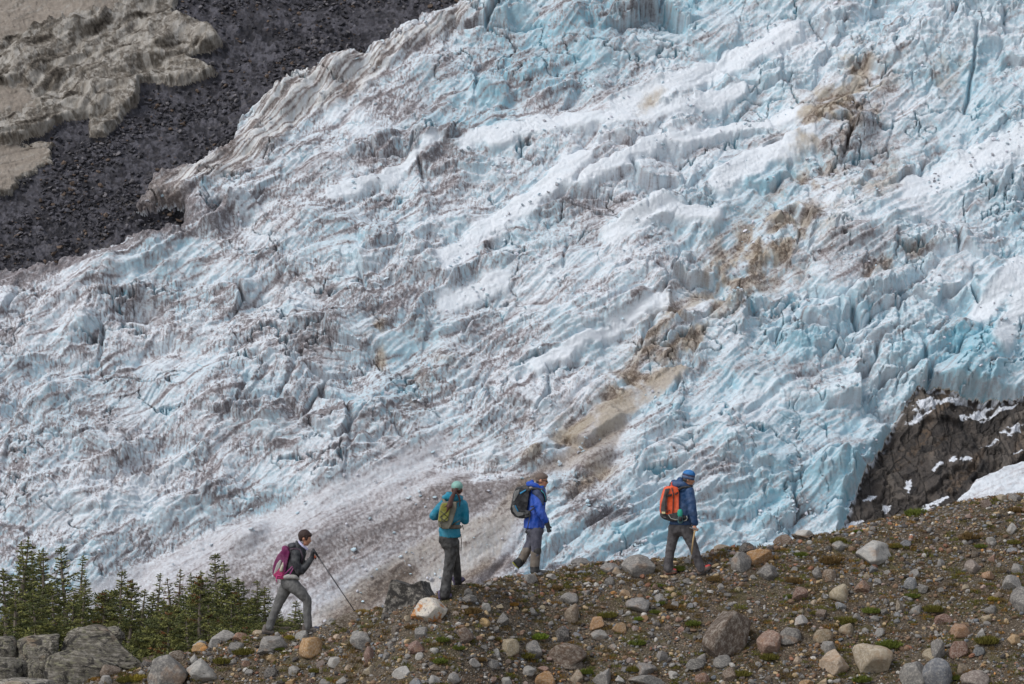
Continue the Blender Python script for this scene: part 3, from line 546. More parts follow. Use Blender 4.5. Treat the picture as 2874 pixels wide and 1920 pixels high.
HAND = [(943,1720,1021,1756,'brown','flat'),(911,1724,943,1745,'grey','rounded'),(983,1773,1049,1816,'grey','angular'),(840,1789,905,1840,'orange tan','rounded'),
(1145,1799,1196,1835,'reddish brown','rounded'),(1100,1871,1156,1901,'pale grey','flat'),(1281,1762,1326,1801,'brown','rounded'),(1403,1794,1458,1837,'tan','rounded'),(1467,1803,1522,1845,'grey','angular'),
(1539,1805,1646,1862,'brown','rounded'),(1571,1850,1639,1876,'brown','flat'),(1496,1884,1560,1926,'orange tan','angular'),(1601,1880,1637,1920,'tan','rounded'),(1665,1877,1718,1922,'grey','angular'),
(1786,1862,1848,1897,'grey','blocky'),(1765,1895,1869,1926,'grey','flat'),(1556,1760,1599,1803,'dark grey','angular'),(1656,1769,1705,1795,'pale grey','rounded'),(1654,1732,1690,1769,'orange tan','angular'),
(1584,1696,1627,1748,'tan','rounded'),(1571,1664,1622,1693,'grey','rounded'),(1756,1678,1822,1714,'grey','blocky'),(1294,1669,1339,1693,'grey','rounded'),(1388,1720,1428,1757,'grey','angular'),
(1347,1734,1375,1758,'orange tan','flat'),(1458,1871,1505,1895,'pale grey','flat'),(1507,1870,1541,1889,'reddish brown','flat'),(1364,1851,1405,1876,'grey','flat'),(1024,1816,1049,1858,'reddish brown','angular'),
(1447,1593,1492,1616,'reddish brown','angular'),(1467,1612,1507,1636,'grey','angular'),(1533,1610,1566,1627,'pale grey','flat'),(1603,1562,1658,1588,'grey','rounded'),(1746,1560,1838,1616,'grey','rounded'),(1686,1582,1744,1608,'grey','rounded'),
(1715,1592,1746,1614,'tan','rounded'),(1817,1588,1858,1608,'tan','flat'),(1858,1574,1900,1598,'orange tan','flat'),(1989,1530,2066,1580,'tan','angular'),(1925,1554,2031,1606,'grey','rounded'),(2051,1550,2109,1606,'grey','blocky'),(2093,1543,2168,1584,'orange tan','blocky'),(2128,1585,2184,1628,'grey','rounded'),
(2074,1523,2124,1555,'dark grey','flat'),(2170,1496,2226,1524,'brown','flat'),(2222,1494,2286,1516,'brown','flat'),(2232,1475,2292,1503,'white','flat'),(2406,1520,2503,1584,'pale grey','angular'),(2336,1519,2379,1544,'pale grey','rounded'),
(2278,1588,2311,1627,'grey','angular'),(2309,1598,2348,1632,'brown','rounded'),(2327,1640,2386,1685,'tan','rounded'),(2400,1631,2445,1665,'reddish brown','flat'),(2224,1648,2265,1685,'reddish brown','blocky'),
(2535,1621,2575,1655,'bluish grey','rounded'),(2549,1598,2584,1622,'grey','flat'),(2574,1640,2606,1662,'grey','angular'),(2709,1573,2751,1607,'pinkish grey','rounded'),(2811,1615,2868,1656,'grey','angular'),(2840,1650,2910,1720,'grey','rounded'),
(2825,1468,2853,1498,'pale grey','rounded'),(2799,1388,2827,1408,'tan','rounded'),(2514,1683,2541,1715,'tan','angular'),(2124,1771,2191,1836,'reddish brown','blocky'),(1979,1716,2092,1840,'brown','angular'),(2186,1762,2249,1806,'grey','rounded'),
(2282,1766,2337,1802,'tan','rounded'),(2294,1828,2378,1889,'tan','flat'),(2394,1808,2499,1890,'tan','blocky'),(2303,1802,2348,1838,'grey','angular'),(2580,1848,2675,1926,'bluish grey','rounded'),(2527,1855,2600,1930,'grey','flat'),
(2591,1822,2643,1858,'tan','rounded'),(2611,1795,2650,1857,'grey','blocky'),(2668,1754,2723,1787,'orange tan','rounded'),(2663,1800,2718,1843,'reddish brown','angular'),(2620,1723,2673,1750,'reddish brown','flat'),(2695,1883,2777,1928,'pinkish grey','blocky'),
(2827,1781,2864,1810,'orange tan','rounded'),(2730,1816,2765,1840,'bluish grey','rounded'),(2688,1862,2716,1893,'tan','rounded'),(2002,1839,2052,1872,'grey','rounded'),(1925,1849,1980,1878,'grey','rounded'),(1955,1835,1987,1858,'grey','rounded'),
(2456,1763,2483,1786,'pale grey','rounded'),(2354,1750,2397,1781,'tan','rounded'),(594,1762,662,1795,'pale grey','rounded'),(652,1776,695,1800,'reddish brown','angular'),(541,1786,584,1811,'pale grey','angular'),(585,1793,618,1818,'pale grey','angular'),
(539,1804,584,1828,'orange tan','angular'),(468,1826,524,1857,'brown','angular'),(474,1815,518,1840,'pale grey','flat'),(642,1803,684,1834,'grey','blocky'),(533,1836,563,1868,'pale grey','angular'),(728,1788,806,1824,'grey','angular'),(719,1811,770,1838,'grey','flat'),
(826,1770,869,1794,'pale grey','flat'),(399,1836,440,1858,'dark grey','rounded'),(284,1862,338,1894,'brown','rounded'),(282,1896,315,1920,'pale grey','rounded'),(705,1745,747,1782,'tan','rounded'),(746,1837,779,1857,'orange tan','rounded'),(414,1838,524,1932,'grey','angular'),(525,1848,614,1913,'pale grey','angular'),
(1165,1832,1190,1850,'pale grey','rounded'),(965,1868,990,1890,'tan','rounded'),(1205,1895,1235,1920,'pale grey','rounded'),(1255,1890,1290,1916,'grey','rounded'),(920,1845,960,1870,'pale grey','rounded'),(2290,1905,2325,1925,'tan','angular'),(1383,1820,1404,1846,'pale grey','angular'),(2760,1700,2800,1722,'grey','rounded'),(2480,1600,2500,1612,'grey','flat'),(2630,1568,2652,1590,'grey','rounded'),(2700,1640,2722,1655,'tan','flat')]

# ---------------- labels that single each stone out ----------------
SIZEW = lambda w: 'small' if w < 34 else 'medium' if w < 58 else 'large'
SHAPEW = {'angular': 'angular', 'rounded': 'rounded', 'blocky': 'blocky', 'flat': 'flat'}
LAND = [(1204,1712,'the white quartz boulder'),(1120,1665,'the big dark slab'),(870,1815,'the orange boulder below the first hiker'),(1592,1835,'the broad brown boulder at lower centre'),(2446,1850,'the biggest tan block'),
        (2035,1778,'the long half buried brown boulder'),(2454,1552,'the big pale angular boulder'),(2627,1888,'the bluish round boulder'),(1792,1588,"the grey boulder by the last hiker's rear foot"),(2131,1563,'the orange block on the ridge'),
        (2157,1803,'the reddish block at lower right'),(469,1885,'the tall grey pointed rock at lower left'),(2356,1662,'the tan rounded boulder on the right slope'),(2840,1635,'the grey rocks at the right frame edge'),(758,1792,"the grey rock under the first hiker"),
        (1605,1722,'the tan egg shaped stone at centre'),(2262,1490,'the pale quartz on the skyline'),(1016,1795,'the grey angular rock left of centre'),(1290,1780,'the long brown stone at centre'),(2560,1638,'the blue grey pair right of centre'),(1789,1696,'the grey blocky stone below the last hiker'),
        (2690,1770,'the orange oval stone at far right'),(1495,1820,'the pale and grey pair at lower centre'),(2740,1500,'the brown heather at upper right'),(2813,1397,'the pale stone on the right skyline')]
USED = set()
def stone_label(cx, cy, w, h, colour, shape):
    base = f"{SIZEW(w)} {colour} {SHAPEW[shape]} stone"
    cand = sorted(LAND, key=lambda L: math.hypot(L[0]-cx, (L[1]-cy)*1.4))
    for first in cand[:4]:
        dx, dy = cx-first[0], cy-first[1]; r = math.hypot(dx, dy)
        if r < 12: continue
        far = 'close ' if r < 60 else '' if r < 150 else 'well '
        a = math.degrees(math.atan2(-dy, dx)) % 360
        d = ['right of', 'above and right of', 'above', 'above and left of', 'left of', 'below and left of', 'below', 'below and right of'][int((a+22.5)//45) % 8]
        s = f"{base} {far}{d} {first[2]}"
        if s not in USED and len(s.split()) <= 16: USED.add(s); return s
    for extra in ('half buried', 'speckled', 'weathered', 'dusty', 'lone', 'dull'):
        first = cand[0]
        s = f"{extra} {SIZEW(w)} {colour} {shape} stone {d.split()[0]} {first[2]}"
        if s not in USED: USED.add(s); return s
    return base
LM = {(int(a), int(b)): t for a, b, t in [(870, 1814, 'orange tan boulder embedded below the front foot of the first hiker'), (1592, 1833, 'broad brown rounded boulder at the lower centre of the slope'), (2446, 1849, 'biggest tan block with an orange face on the lower right slope'),
      (2035, 1778, 'long half buried brown and grey boulder on the right slope'), (2454, 1552, 'big pale angular boulder alone near the top of the right slope'), (2627, 1887, 'big bluish round boulder at the bottom right edge'), (1792, 1588, "large grey rounded boulder behind the last hiker's rear foot"),
      (2130, 1563, 'orange block in the row of boulders right of the last hiker'), (2157, 1803, 'reddish brown block standing upright on the lower right slope'), (469, 1885, 'tall grey pointed rock, biggest of the lower left stones'), (2356, 1662, 'tan rounded boulder at the middle of the right slope'),
      (569, 1880, 'pale pointed rock right of the tall grey pointed rock'), (762, 1793, 'grey wedge of rock between the feet of the first hiker'), (1605, 1722, 'tan egg shaped stone standing on end below the third hiker'), (2262, 1489, 'pale yellow quartz rock on the skyline right of the last hiker')]}
occupied = []
for i, (a, b, c, d, colr, shp) in enumerate(HAND):
    cx_, cy_ = (a+c)/2, (b+d)/2; lab = LM.get((int(cx_), int(cy_))) or stone_label(cx_, cy_, c-a, d-b, colr, shp)
    tl = {(1979): 0.55, (2527): 0.5, (2294): 0.32, (1347): 0.6, (1281): 0.45, (2224): 0.5, (2400): 0.35, (2186): 0.2, (1024): -0.1, (2574): .3}.get(a, 0.0)
    put_stone(a, b, c, d, colr, shp, lab, i, tl, group='stones lying on the moraine slope'); occupied.append((cx_, cy_, (c-a)/2, (d-b)/2))
# special stones: the white quartz boulder and the big dark slab
def mat_quartz():
    t = NT('quartz_with_rust', 0.6, 0.4); g = t.coord('Generated')
    n1 = t.noise(g, 2.6, 5, .7, .8); n2 = t.noise(g, 6, 5, .75); n3_ = t.noise(g, 14, 4, .7)
    c = t.mix(t.ramp(n2, .4, .7), srgb(198, 190, 176), srgb(160, 154, 150)); c = t.mix(t.ramp(n1, .50, .60), c, srgb(172, 116, 64))
    c = t.mix(t.math('MULTIPLY', t.ramp(n3_, .56, .66), .8), c, srgb(76, 74, 82)); t.base(c); t.normal(t.bump(n2, .6, .03)); return t.m
P, F = stone_verts(85, 'rounded', 5); qme = npmesh('quartz_shape', P, F, [mat_quartz()])
put_stone(1158,1678,1252,1745,'white','angular','white quartz boulder stained with orange rust just below the second hiker', 3, 0.22, mesh=qme, name='quartz_boulder', cat='boulder'); occupied.append((1204,1712,50,36))
def dark_slab():
    # wedge with a flat sloping top and a rough dark front
    pts = [(1043,1706),(1062,1690),(1096,1628),(1100,1624),(1148,1640),(1182,1626),(1188,1650),(1204,1672),(1200,1690),(1130,1702)]
    g = hit(1120, 1700) or crest_at(1120); y = g.y; pm = KS/y
    bm = bmesh.new(); fr = [bm.verts.new(((a-1437)/pm, y-0.16-(0.25 if b > 1665 else 0), -(b-960)/pm - (0.40 if b > 1680 else 0))) for a, b in pts]
    bk = [bm.verts.new((v.co.x+0.12, y+0.75, v.co.z-0.10)) for v in fr]
    # a chipped lower ledge on the front: top face falls toward us
    bm.faces.new(fr[::-1]); bm.faces.new(bk)
    for i in range(len(fr)): j = (i+1) % len(fr); bm.faces.new((fr[i], fr[j], bk[j], bk[i]))
    bmesh.ops.recalc_face_normals(bm, faces=bm.faces); bmesh.ops.triangulate(bm, faces=bm.faces)
    bmesh.ops.subdivide_edges(bm, edges=bm.edges, cuts=7, use_grid_fill=True)
    V = np.array([v.co[:] for v in bm.verts]); c = V.mean(0)
    nz_ = n3((V-c).astype(f32), 5, 3.0)*0.03+n3((V-c).astype(f32), 8, 9.0)*0.012
    for v, k, q in zip(bm.verts, nz_, V-c): v.co += Vector((q/(np.linalg.norm(q)+1e-6))*k)
    bmesh.ops.smooth_vert(bm, verts=bm.verts, factor=0.3, use_axis_x=True, use_axis_y=True, use_axis_z=True)
    me = bpy.data.meshes.new('dark_slab'); bm.to_mesh(me); bm.free(); me.materials.append(M_STONE)
    o = new_ob('dark_slab', me); o.color = srgb(50, 48, 46); tag(o, 'big dark angular slab on the ridge left of the second hiker', 'boulder'); occupied.append((1120,1665,80,38))
dark_slab()
# the layered outcrop at the lower left
SLABS = [(150,1752,418,1875,45.2,'big domed grey boulder with lichen and dark stains at the lower left',301,.16),(252,1757,352,1812,46.6,'grey rounded boulder peeping out behind the big domed boulder',302,.1),(128,1822,345,1935,44.0,'layered lichen slab below the big domed boulder',303,.14),
         (40,1777,172,1862,45.0,'square cut layered block left of the big domed boulder',304,.04),(-60,1783,54,1866,45.0,'layered block at the left frame edge',305,.03),(-60,1846,82,1912,44.3,'low cracked ledge at the bottom left corner',306,.02),(78,1852,134,1908,44.3,'narrow upright ledge right of the cracked ledge',307,.02),(-40,1900,160,1960,43.2,'pale smooth boulder top at the bottom left corner',308,.1)]
for a, b, c, d, y, lab, sd, tl in SLABS:
    P, F = stone_verts(sd, 'blocky' if sd not in (301, 308, 302) else 'rounded', 5, strata=0.22 if sd != 308 else 0.0)
    if sd in (303, 304, 305, 306, 307):            # squarer blocks
        P = np.sign(P)*np.abs(P)**0.55; P /= np.abs(P).max(0)
    if sd in (301, 303):                            # domes that slope away to the right
        P[:, 2] -= 0.42*np.clip(P[:, 0]+0.1, 0, 1.2)*(P[:, 2]+1)*0.8; P[:, 2] -= .2*np.clip(-P[:, 0]-.5, 0, 1)*(P[:, 2]+1)
        P[:, 2] = (P[:, 2]-P[:, 2].min())/(P[:, 2].max()-P[:, 2].min())*2-1
    me = npmesh('slab_shape', P, F, [M_SLAB]); o = new_ob('layered_boulder', me); pm = KS/y
    o.location = (((a+c)/2-1437)/pm, y, -((b+d)/2-960)/pm - 0.1*(d-b)/pm); o.scale = ((c-a)/2/pm, (c-a)/2/pm*(.8 if c-a < 150 else .5), (d-b)/2/pm*1.2); o.rotation_euler = (0, tl*0.3, 0)
    o.color = srgb(108, 103, 94) if sd != 308 else srgb(160, 154, 146); tag(o, lab, 'boulder', 'layered boulders of the lower left outcrop'); occupied.append(((a+c)/2, (b+d)/2, (c-a)/2, (d-b)/2))
# the further single stones, down to about 8 cm
rs = random.Random(11); cnt = 0; tries = 0
colw = ['grey']*7+['pale grey']*4+['tan']*4+['brown']*3+['bluish grey']*2+['reddish brown']*2+['orange tan', 'dark grey', 'pinkish grey']
NSTONE = 292-len(HAND)-2
while cnt < NSTONE and tries < 6000:
    tries += 1
    px = rs.uniform(230, 2880); top = np.interp(px, [c[0] for c in CREST], [c[1] for c in CREST]); py = rs.uniform(top+4, 1925)
    if py < top+4 or rs.random() > (0.35+0.65*(py-top)/400): continue
    w = 17+24*rs.random()**2.2; h = w*rs.uniform(.55, .85)
    if any(abs(px-ox) < ow+w*.55 and abs(py-oy) < oh+h*.55 for ox, oy, ow, oh in occupied) or hit(px, py) is None: continue
    colr = rs.choice(colw); shp = rs.choice(['angular', 'angular', 'rounded', 'blocky', 'flat'])
    put_stone(px-w/2, py-h/2, px+w/2, py+h/2, colr, shp, stone_label(px, py, w, h, colr, shp), 500+cnt, rs.uniform(-.4, .5), group='stones lying on the moraine slope'); occupied.append((px, py, w/2, h/2)); cnt += 1

# ---------------- gravel: what nobody could count ----------------
def gravel():
    rg = np.random.default_rng(5)
    def scatter(n, lo, hi, pw, sub, front=6.5):
        x = rg.uniform(-10.6, 10.6, n); yc = np.interp(x, _cx, _cy); y = yc - rg.uniform(-1.2, front, n)
        clump = fbm(x/0.9, y/0.8, 401, 3); keep = rg.random(n) < 0.55+0.9*clump+0.2; keep &= np.min([((x-fx)/.2)**2+((y-fy+.06)/.2)**2 for fx, fy, fz in PADS], axis=0) > (.6 if hi > .03 else .15)
        x, y = x[keep], y[keep]; n = len(x)
        s = lo+(hi-lo)*rg.random(n)**pw; z = ground_z(x, y)
        V0, F0 = ICO[sub]; nv = len(V0)
        sh = 1+0.30*rg.normal(size=(n, nv, 1)).clip(-1.4, 1.4)*(0.8 if sub == 1 else 0.35)
        P = V0[None]*sh*rg.uniform(.55, 1.15, (n, 1, 3))
        a = rg.uniform(0, 6.28, (n, 1)); ca, sa = np.cos(a), np.sin(a)
        X = P[..., 0]*ca-P[..., 1]*sa; Y = P[..., 0]*sa+P[..., 1]*ca; tl = rg.uniform(-.7, .7, (n, 1)); Z = P[..., 2]*.75+X*tl*.4
        co = np.stack([X*s[:, None]+x[:, None], Y*s[:, None]+y[:, None], Z*s[:, None]+z[:, None]+s[:, None]*.25], -1)
        F = (F0[None]+(np.arange(n)*nv)[:, None, None]).reshape(-1, 3)
        pal = np.array([srgb(*CS[c]) for c in ('grey', 'pale grey', 'grey', 'tan', 'brown', 'bluish grey', 'reddish brown', 'dark grey', 'brown', 'pinkish grey', 'orange tan', 'tan', 'dark grey', 'white', 'brown', 'grey')], np.float32)
        pw_ = np.array([8, 4, 6, 5, 6, 4, 2.5, 4, 6, 2, 1, 3, 5, .7, 5, 4.]); ci = rg.choice(len(pal), n, p=pw_/pw_.sum()); c = pal[ci]*rg.uniform(.7, 1.2, (n, 1)); c[:, 3] = 1
        return co.reshape(-1, 3), F, np.repeat(c, nv, 0)
    parts = [scatter(46000, .007, .022, 1.5, 1), scatter(36000, .014, .042, 1.6, 1), scatter(9000, .024, .062, 1.6, 2)]
    off = 0; Vs, Fs, Cs = [], [], []
    for v, f, c in parts: Vs.append(v); Fs.append(f+off); Cs.append(c); off += len(v)
    t = NT('mixed_gravel', 0.9, 0.2); cc = t.attr('tint').outputs['Color']; n = t.noise(t.coord(), 60, 4, .7)
    t.base(t.mix(t.math('MULTIPLY', t.ramp(n, .4, .7), .5), cc, t.mix(.5, cc, srgb(60, 54, 48)))); t.normal(t.bump(n, .5, .01))
    me = npmesh('gravel', np.concatenate(Vs), np.concatenate(Fs), [t.m], smooth=False, attrs={'tint': np.concatenate(Cs)})
    tag(new_ob('gravel', me), 'small mixed pebbles scattered over the moraine slope', 'gravel', kind='stuff')
gravel()

# ---------------- heather and moss ----------------
def blades(rg, n, rad, hgt, lean=.6, wd=.004, dome=True):
    """twiggy tuft: thin upright triangles, leaning outwards, about n of them"""
    a = rg.uniform(0, 6.28, n); r = rad*np.sqrt(rg.random(n)); bx, by = r*np.cos(a), r*np.sin(a)
    h = hgt*rg.uniform(.5, 1.1, n)*(1-.55*(r/rad)**2 if dome else 1)
    tx = bx+(bx/rad*lean+rg.normal(0, .25, n))*h; ty = by+(by/rad*lean+rg.normal(0, .25, n))*h
    b = rg.uniform(0, 6.28, n); w = wd*rg.uniform(.7, 1.5, n)
    v0 = np.stack([bx-w*np.cos(b), by-w*np.sin(b), -h*.15], -1); v1 = np.stack([bx+w*np.cos(b), by+w*np.sin(b), -h*.15], -1)
    mx, my = (bx*.4+tx*.6), (by*.4+ty*.6)
    v2 = np.stack([mx+w*1.6*np.cos(b+.7), my+w*1.6*np.sin(b+.7), h*.62], -1); v3 = np.stack([tx, ty, h], -1); v4 = np.stack([mx-w*1.6*np.cos(b+.7), my-w*1.6*np.sin(b+.7), h*.55], -1)
    V = np.stack([v0, v1, v2, v3, v4], 1).reshape(-1, 3); i = np.arange(n)[:, None]*5
    F3 = np.concatenate([i+np.array([[0, 1, 2]]), i+np.array([[0, 2, 4]]), i+np.array([[4, 2, 3]])]); return V, F3
def mat_plant(name, use_attr):
    t = NT(name, 0.8, 0.15); c = t.attr('tint').outputs['Color'] if use_attr else t.n('ObjectInfo').outputs['Color']
    n = t.noise(t.coord(), 40 if use_attr else 30, 2, .6)
    t.base(t.mix(t.ramp(n, .3, .75), t.mix(.45, c, srgb(44, 34, 22)), t.mix(.25, c, srgb(176, 166, 80)))); return t.m
M_PL = mat_plant('heather_leaf', False); M_PS = mat_plant('low_plants', True)
rgp = np.random.default_rng(3); TUFT = []
for i in range(5):
    V, F = blades(rgp, 620, 1.0, .85, .35, .03); TUFT.append(npmesh('tuft_shape', V, F, [M_PL], smooth=False))
PC = {'green': (92, 110, 46), 'bright green': (116, 142, 50), 'olive': (104, 100, 48), 'brown': (112, 84, 62), 'tan': (160, 132, 80), 'orange': (158, 112, 56), 'yellow': (164, 146, 62)}
TU = [(1241,1793,42,'green'),(1286,1816,38,'green'),(1513,1786,52,'bright green'),(1234,1854,46,'green'),(1705,1724,52,'olive'),(1794,1735,32,'bright green'),(1837,1717,30,'green'),(1857,1692,32,'green'),(1477,1841,50,'olive'),(1646,1884,46,'green'),(1776,1877,46,'olive'),(1788,1803,46,'green'),(1433,1611,42,'olive'),(1016,1704,46,'tan'),(1844,1643,36,'green'),(1440,1695,32,'orange'),(1322,1713,56,'brown'),(1394,1792,28,'olive'),
 (2250,1554,38,'green'),(2354,1516,54,'olive'),(2514,1531,42,'olive'),(2576,1431,70,'green'),(2408,1490,30,'green'),(2560,1672,42,'green'),(2620,1707,62,'olive'),(2444,1713,50,'green'),(2379,1740,54,'olive'),(2788,1680,36,'yellow'),(2495,1809,70,'green'),(2771,1796,70,'olive'),(2186,1788,44,'green'),(2160,1842,56,'olive'),(1944,1748,46,'green'),(2753,1532,34,'green'),(2215,1674,34,'green'),(2006,1623,44,'brown'),(2334,1570,70,'brown'),(2722,1504,58,'brown'),(2230,1628,46,'brown'),
 (455,1838,50,'yellow'),(500,1822,52,'orange'),(545,1812,36,'olive'),(625,1854,54,'olive'),(684,1827,60,'olive'),(350,1905,50,'olive'),(392,1900,50,'yellow'),(782,1764,34,'orange'),(814,1789,30,'yellow'),(782,1820,34,'green'),(884,1882,36,'olive'),(268,1895,36,'orange'),(560,1590,0,'x'),(1908,1596,44,'green'),(1850,1540,0,'x'),(1890,1556,34,'olive'),(2850,1430,44,'brown'),(2845,1520,40,'olive'),(1560,1650,40,'brown'),(1880,1700,44,'brown'),(1150,1760,30,'brown'),(1350,1850,34,'brown'),(2080,1890,54,'olive'),(2420,1905,56,'green'),(2680,1900,40,'green'),(2290,1720,34,'olive')]
USED2 = set(); ti = 0
for (px, py, w, cl) in TU:
    if cl == 'x': continue
    g = hit(px, py+w*.12) or crest_at(px); pm = KS/g.y; o = new_ob('heather_tuft', TUFT[ti % 5]); ti += 1; s = w/2/pm
    o.location = ((px-1437)/pm, g.y, float(ground_z((px-1437)/pm, g.y))-.005); o.scale = (s, s*.9, s*.75); o.rotation_euler = (0, 0, ti*1.3); o.color = srgb(*PC[cl])
    L = min(LAND, key=lambda q: math.hypot(q[0]-px, (q[1]-py)*1.4)); dx, dy = px-L[0], py-L[1]; a = math.degrees(math.atan2(-dy, dx)) % 360
    d = ['right of', 'above and right of', 'above', 'above and left of', 'left of', 'below and left of', 'below', 'below and right of'][int((a+22.5)//45) % 8]
    sz = 'small' if w < 38 else 'broad' if w > 52 else 'low'
    lab = f"{sz} {cl} heather tuft {d} {L[2]}"
    if len(lab.split()) > 16: lab = lab.replace('heather ', '')
    if lab in USED2: lab = f"bushier {cl} heather tuft {'close to' if math.hypot(dx, dy) < 90 else 'out ' + d} {L[2]}"
    USED2.add(lab); tag(o, lab, 'plant', 'heather tufts growing between the stones')
def low_plants():
    rg = np.random.default_rng(8); Vs, Fs, Cs = [], [], []; off = 0
    N = 8200; x = rg.uniform(-10.5, 10.5, N); yc = np.interp(x, _cx, _cy); y = yc-rg.uniform(-1.0, 6.3, N)
    m = fbm(x/1.1+3, y/1.0, 411, 4); keep = (rg.random(N) < sst(-.45, .3, m)*.95+.1) & (np.min([((x-fx)/.17)**2+((y-fy+.06)/.24)**2 for fx, fy, fz in PADS], axis=0) > 1); x, y, m = x[keep], y[keep], m[keep]; z = ground_z(x, y)
    pal = [srgb(*c) for c in ((98, 76, 60), (110, 86, 68), (84, 84, 42), (104, 108, 48), (124, 100, 64), (90, 70, 54), (96, 92, 46), (146, 104, 54))]
    hue = fbm(x/0.6, y/0.6, 413, 2)
    for i in range(len(x)):
        r = rg.uniform(.035, .10); n = int(22+r*420); V, F = blades(rg, n, r, r*rg.uniform(.5, .9), .5, .0026)
        Vs.append(V+np.array([x[i], y[i], z[i]])); Fs.append(F+off); off += len(V)
        k = int(rg.choice([2, 3, 6, 7])) if hue[i] > -.02 else int(rg.choice([0, 1, 5, 4, 0])); Cs.append(np.repeat(np.array([pal[k]]), len(V), 0))
    me = npmesh('low_plants', np.concatenate(Vs), np.concatenate(Fs), [M_PS], smooth=False, attrs={'tint': np.concatenate(Cs)})
    tag(new_ob('low_plants', me), 'brown and olive creeping heather and moss covering the soil between the stones', 'ground cover', kind='stuff')
low_plants()

# ======================= SUBALPINE FIRS BEHIND THE RIDGE =======================
def mat_needles():
    t = NT('fir_needles', 0.75, 0.2); c = t.attr('tint').outputs['Color']; n = t.noise(t.coord('Object'), 9, 3, .6)
    t.base(t.mix(t.math('MULTIPLY', t.ramp(n, .45, .7), .45), c, srgb(104, 112, 62))); t.b.inputs['Subsurface Weight'].default_value = 0.0; return t.m
def mat_bark():
    t = NT('fir_bark', 0.9, 0.2); n = t.noise(t.map(t.coord(), (6, 6, 1.5)), 4, 4, .7); t.base(t.mix(n, srgb(96, 84, 74), srgb(150, 140, 128))); t.normal(t.bump(n, .5, .02)); return t.m
M_ND, M_BK = mat_needles(), mat_bark()
def tube(path, rad, seg=6):
    path = np.asarray(path, float); n = len(path); T = np.gradient(path, axis=0); T /= np.linalg.norm(T, axis=1, keepdims=True)+1e-9
    A = np.zeros_like(T); u0 = np.array([0, 1., 0]) if abs(T[0, 1]) < .9 else np.array([1., 0, 0]); u0 = u0-T[0]*(u0@T[0]); A[0] = u0/np.linalg.norm(u0)
    for i in range(1, n):                                # carry the frame along the path without twist
        v = A[i-1]-T[i]*(A[i-1]@T[i]); A[i] = v/(np.linalg.norm(v)+1e-9)
    B = np.cross(T, A)
    a = np.arange(seg)*2*math.pi/seg; V = path[:, None]+np.asarray(rad)[:, None, None]*(A[:, None]*np.cos(a)[None, :, None]+B[:, None]*np.sin(a)[None, :, None]); V = V.reshape(-1, 3)
    i, j = np.meshgrid(np.arange(n-1), np.arange(seg), indexing='ij'); j2 = (j+1) % seg
    F = np.stack([i*seg+j, i*seg+j2, (i+1)*seg+j2, (i+1)*seg+j], -1).reshape(-1, 4)
    V = np.concatenate([V, path[:1], path[-1:]]); c0, c1 = n*seg, n*seg+1
    F3 = np.array([[c0, (k+1) % seg, k] for k in range(seg)]+[[c1, (n-1)*seg+k, (n-1)*seg+(k+1) % seg] for k in range(seg)])
    return V, F, F3
class Acc:
    def __init__(s): s.V, s.F4, s.F3, s.C, s.o = [], [], [], [], 0
    def add(s, V, F4=None, F3=None, C=None):
        s.V.append(V)
        if F4 is not None and len(F4): s.F4.append(np.asarray(F4)+s.o)
        if F3 is not None and len(F3): s.F3.append(np.asarray(F3)+s.o)
        if C is not None: s.C.append(np.repeat(np.array([C]), len(V), 0) if np.ndim(C) == 1 else C)
        s.o += len(V)
    def mesh(s, name, mats, smooth=True):
        F = ([np.concatenate(s.F4)] if s.F4 else [])+([np.concatenate(s.F3)] if s.F3 else [])
        return npmesh(name, np.concatenate(s.V), F, mats, smooth, {'tint': np.concatenate(s.C)} if s.C else None)
def needle_spray(rg, axis, w, col, acc, dens=1.0):
    """clumps of small needle faces along a twig axis (m,3)"""
    L = np.linalg.norm(axis[-1]-axis[0]); n = max(4, int(L*78*dens))
    t = rg.random(n); k = np.minimum((t*(len(axis)-1)).astype(int), len(axis)-2); fr = t*(len(axis)-1)-k
    p = axis[k]*(1-fr)[:, None]+axis[k+1]*fr[:, None]
    d = rg.normal(size=(n, 3)); d[:, 2] = np.abs(d[:, 2])*.9+.15; d /= np.linalg.norm(d, axis=1, keepdims=True)
    s = w*rg.uniform(.6, 1.4, n); q = rg.normal(size=(n, 3)); q = np.cross(d, q); q /= np.linalg.norm(q, axis=1, keepdims=True)+1e-9
    wd = .0095*rg.uniform(.7, 1.5, n)
    V = np.stack([p-q*wd[:, None], p+q*wd[:, None], p+d*s[:, None]+q*wd[:, None]*.7, p+d*s[:, None]-q*wd[:, None]*.7], 1).reshape(-1, 3)
    F = np.arange(n)[:, None]*4+np.arange(4)[None]
    C = np.repeat(np.array([col])*rg.uniform(.65, 1.3, (n, 1)), 4, 0); C[:, 3] = 1
    acc.add(V, F4=F, C=C)
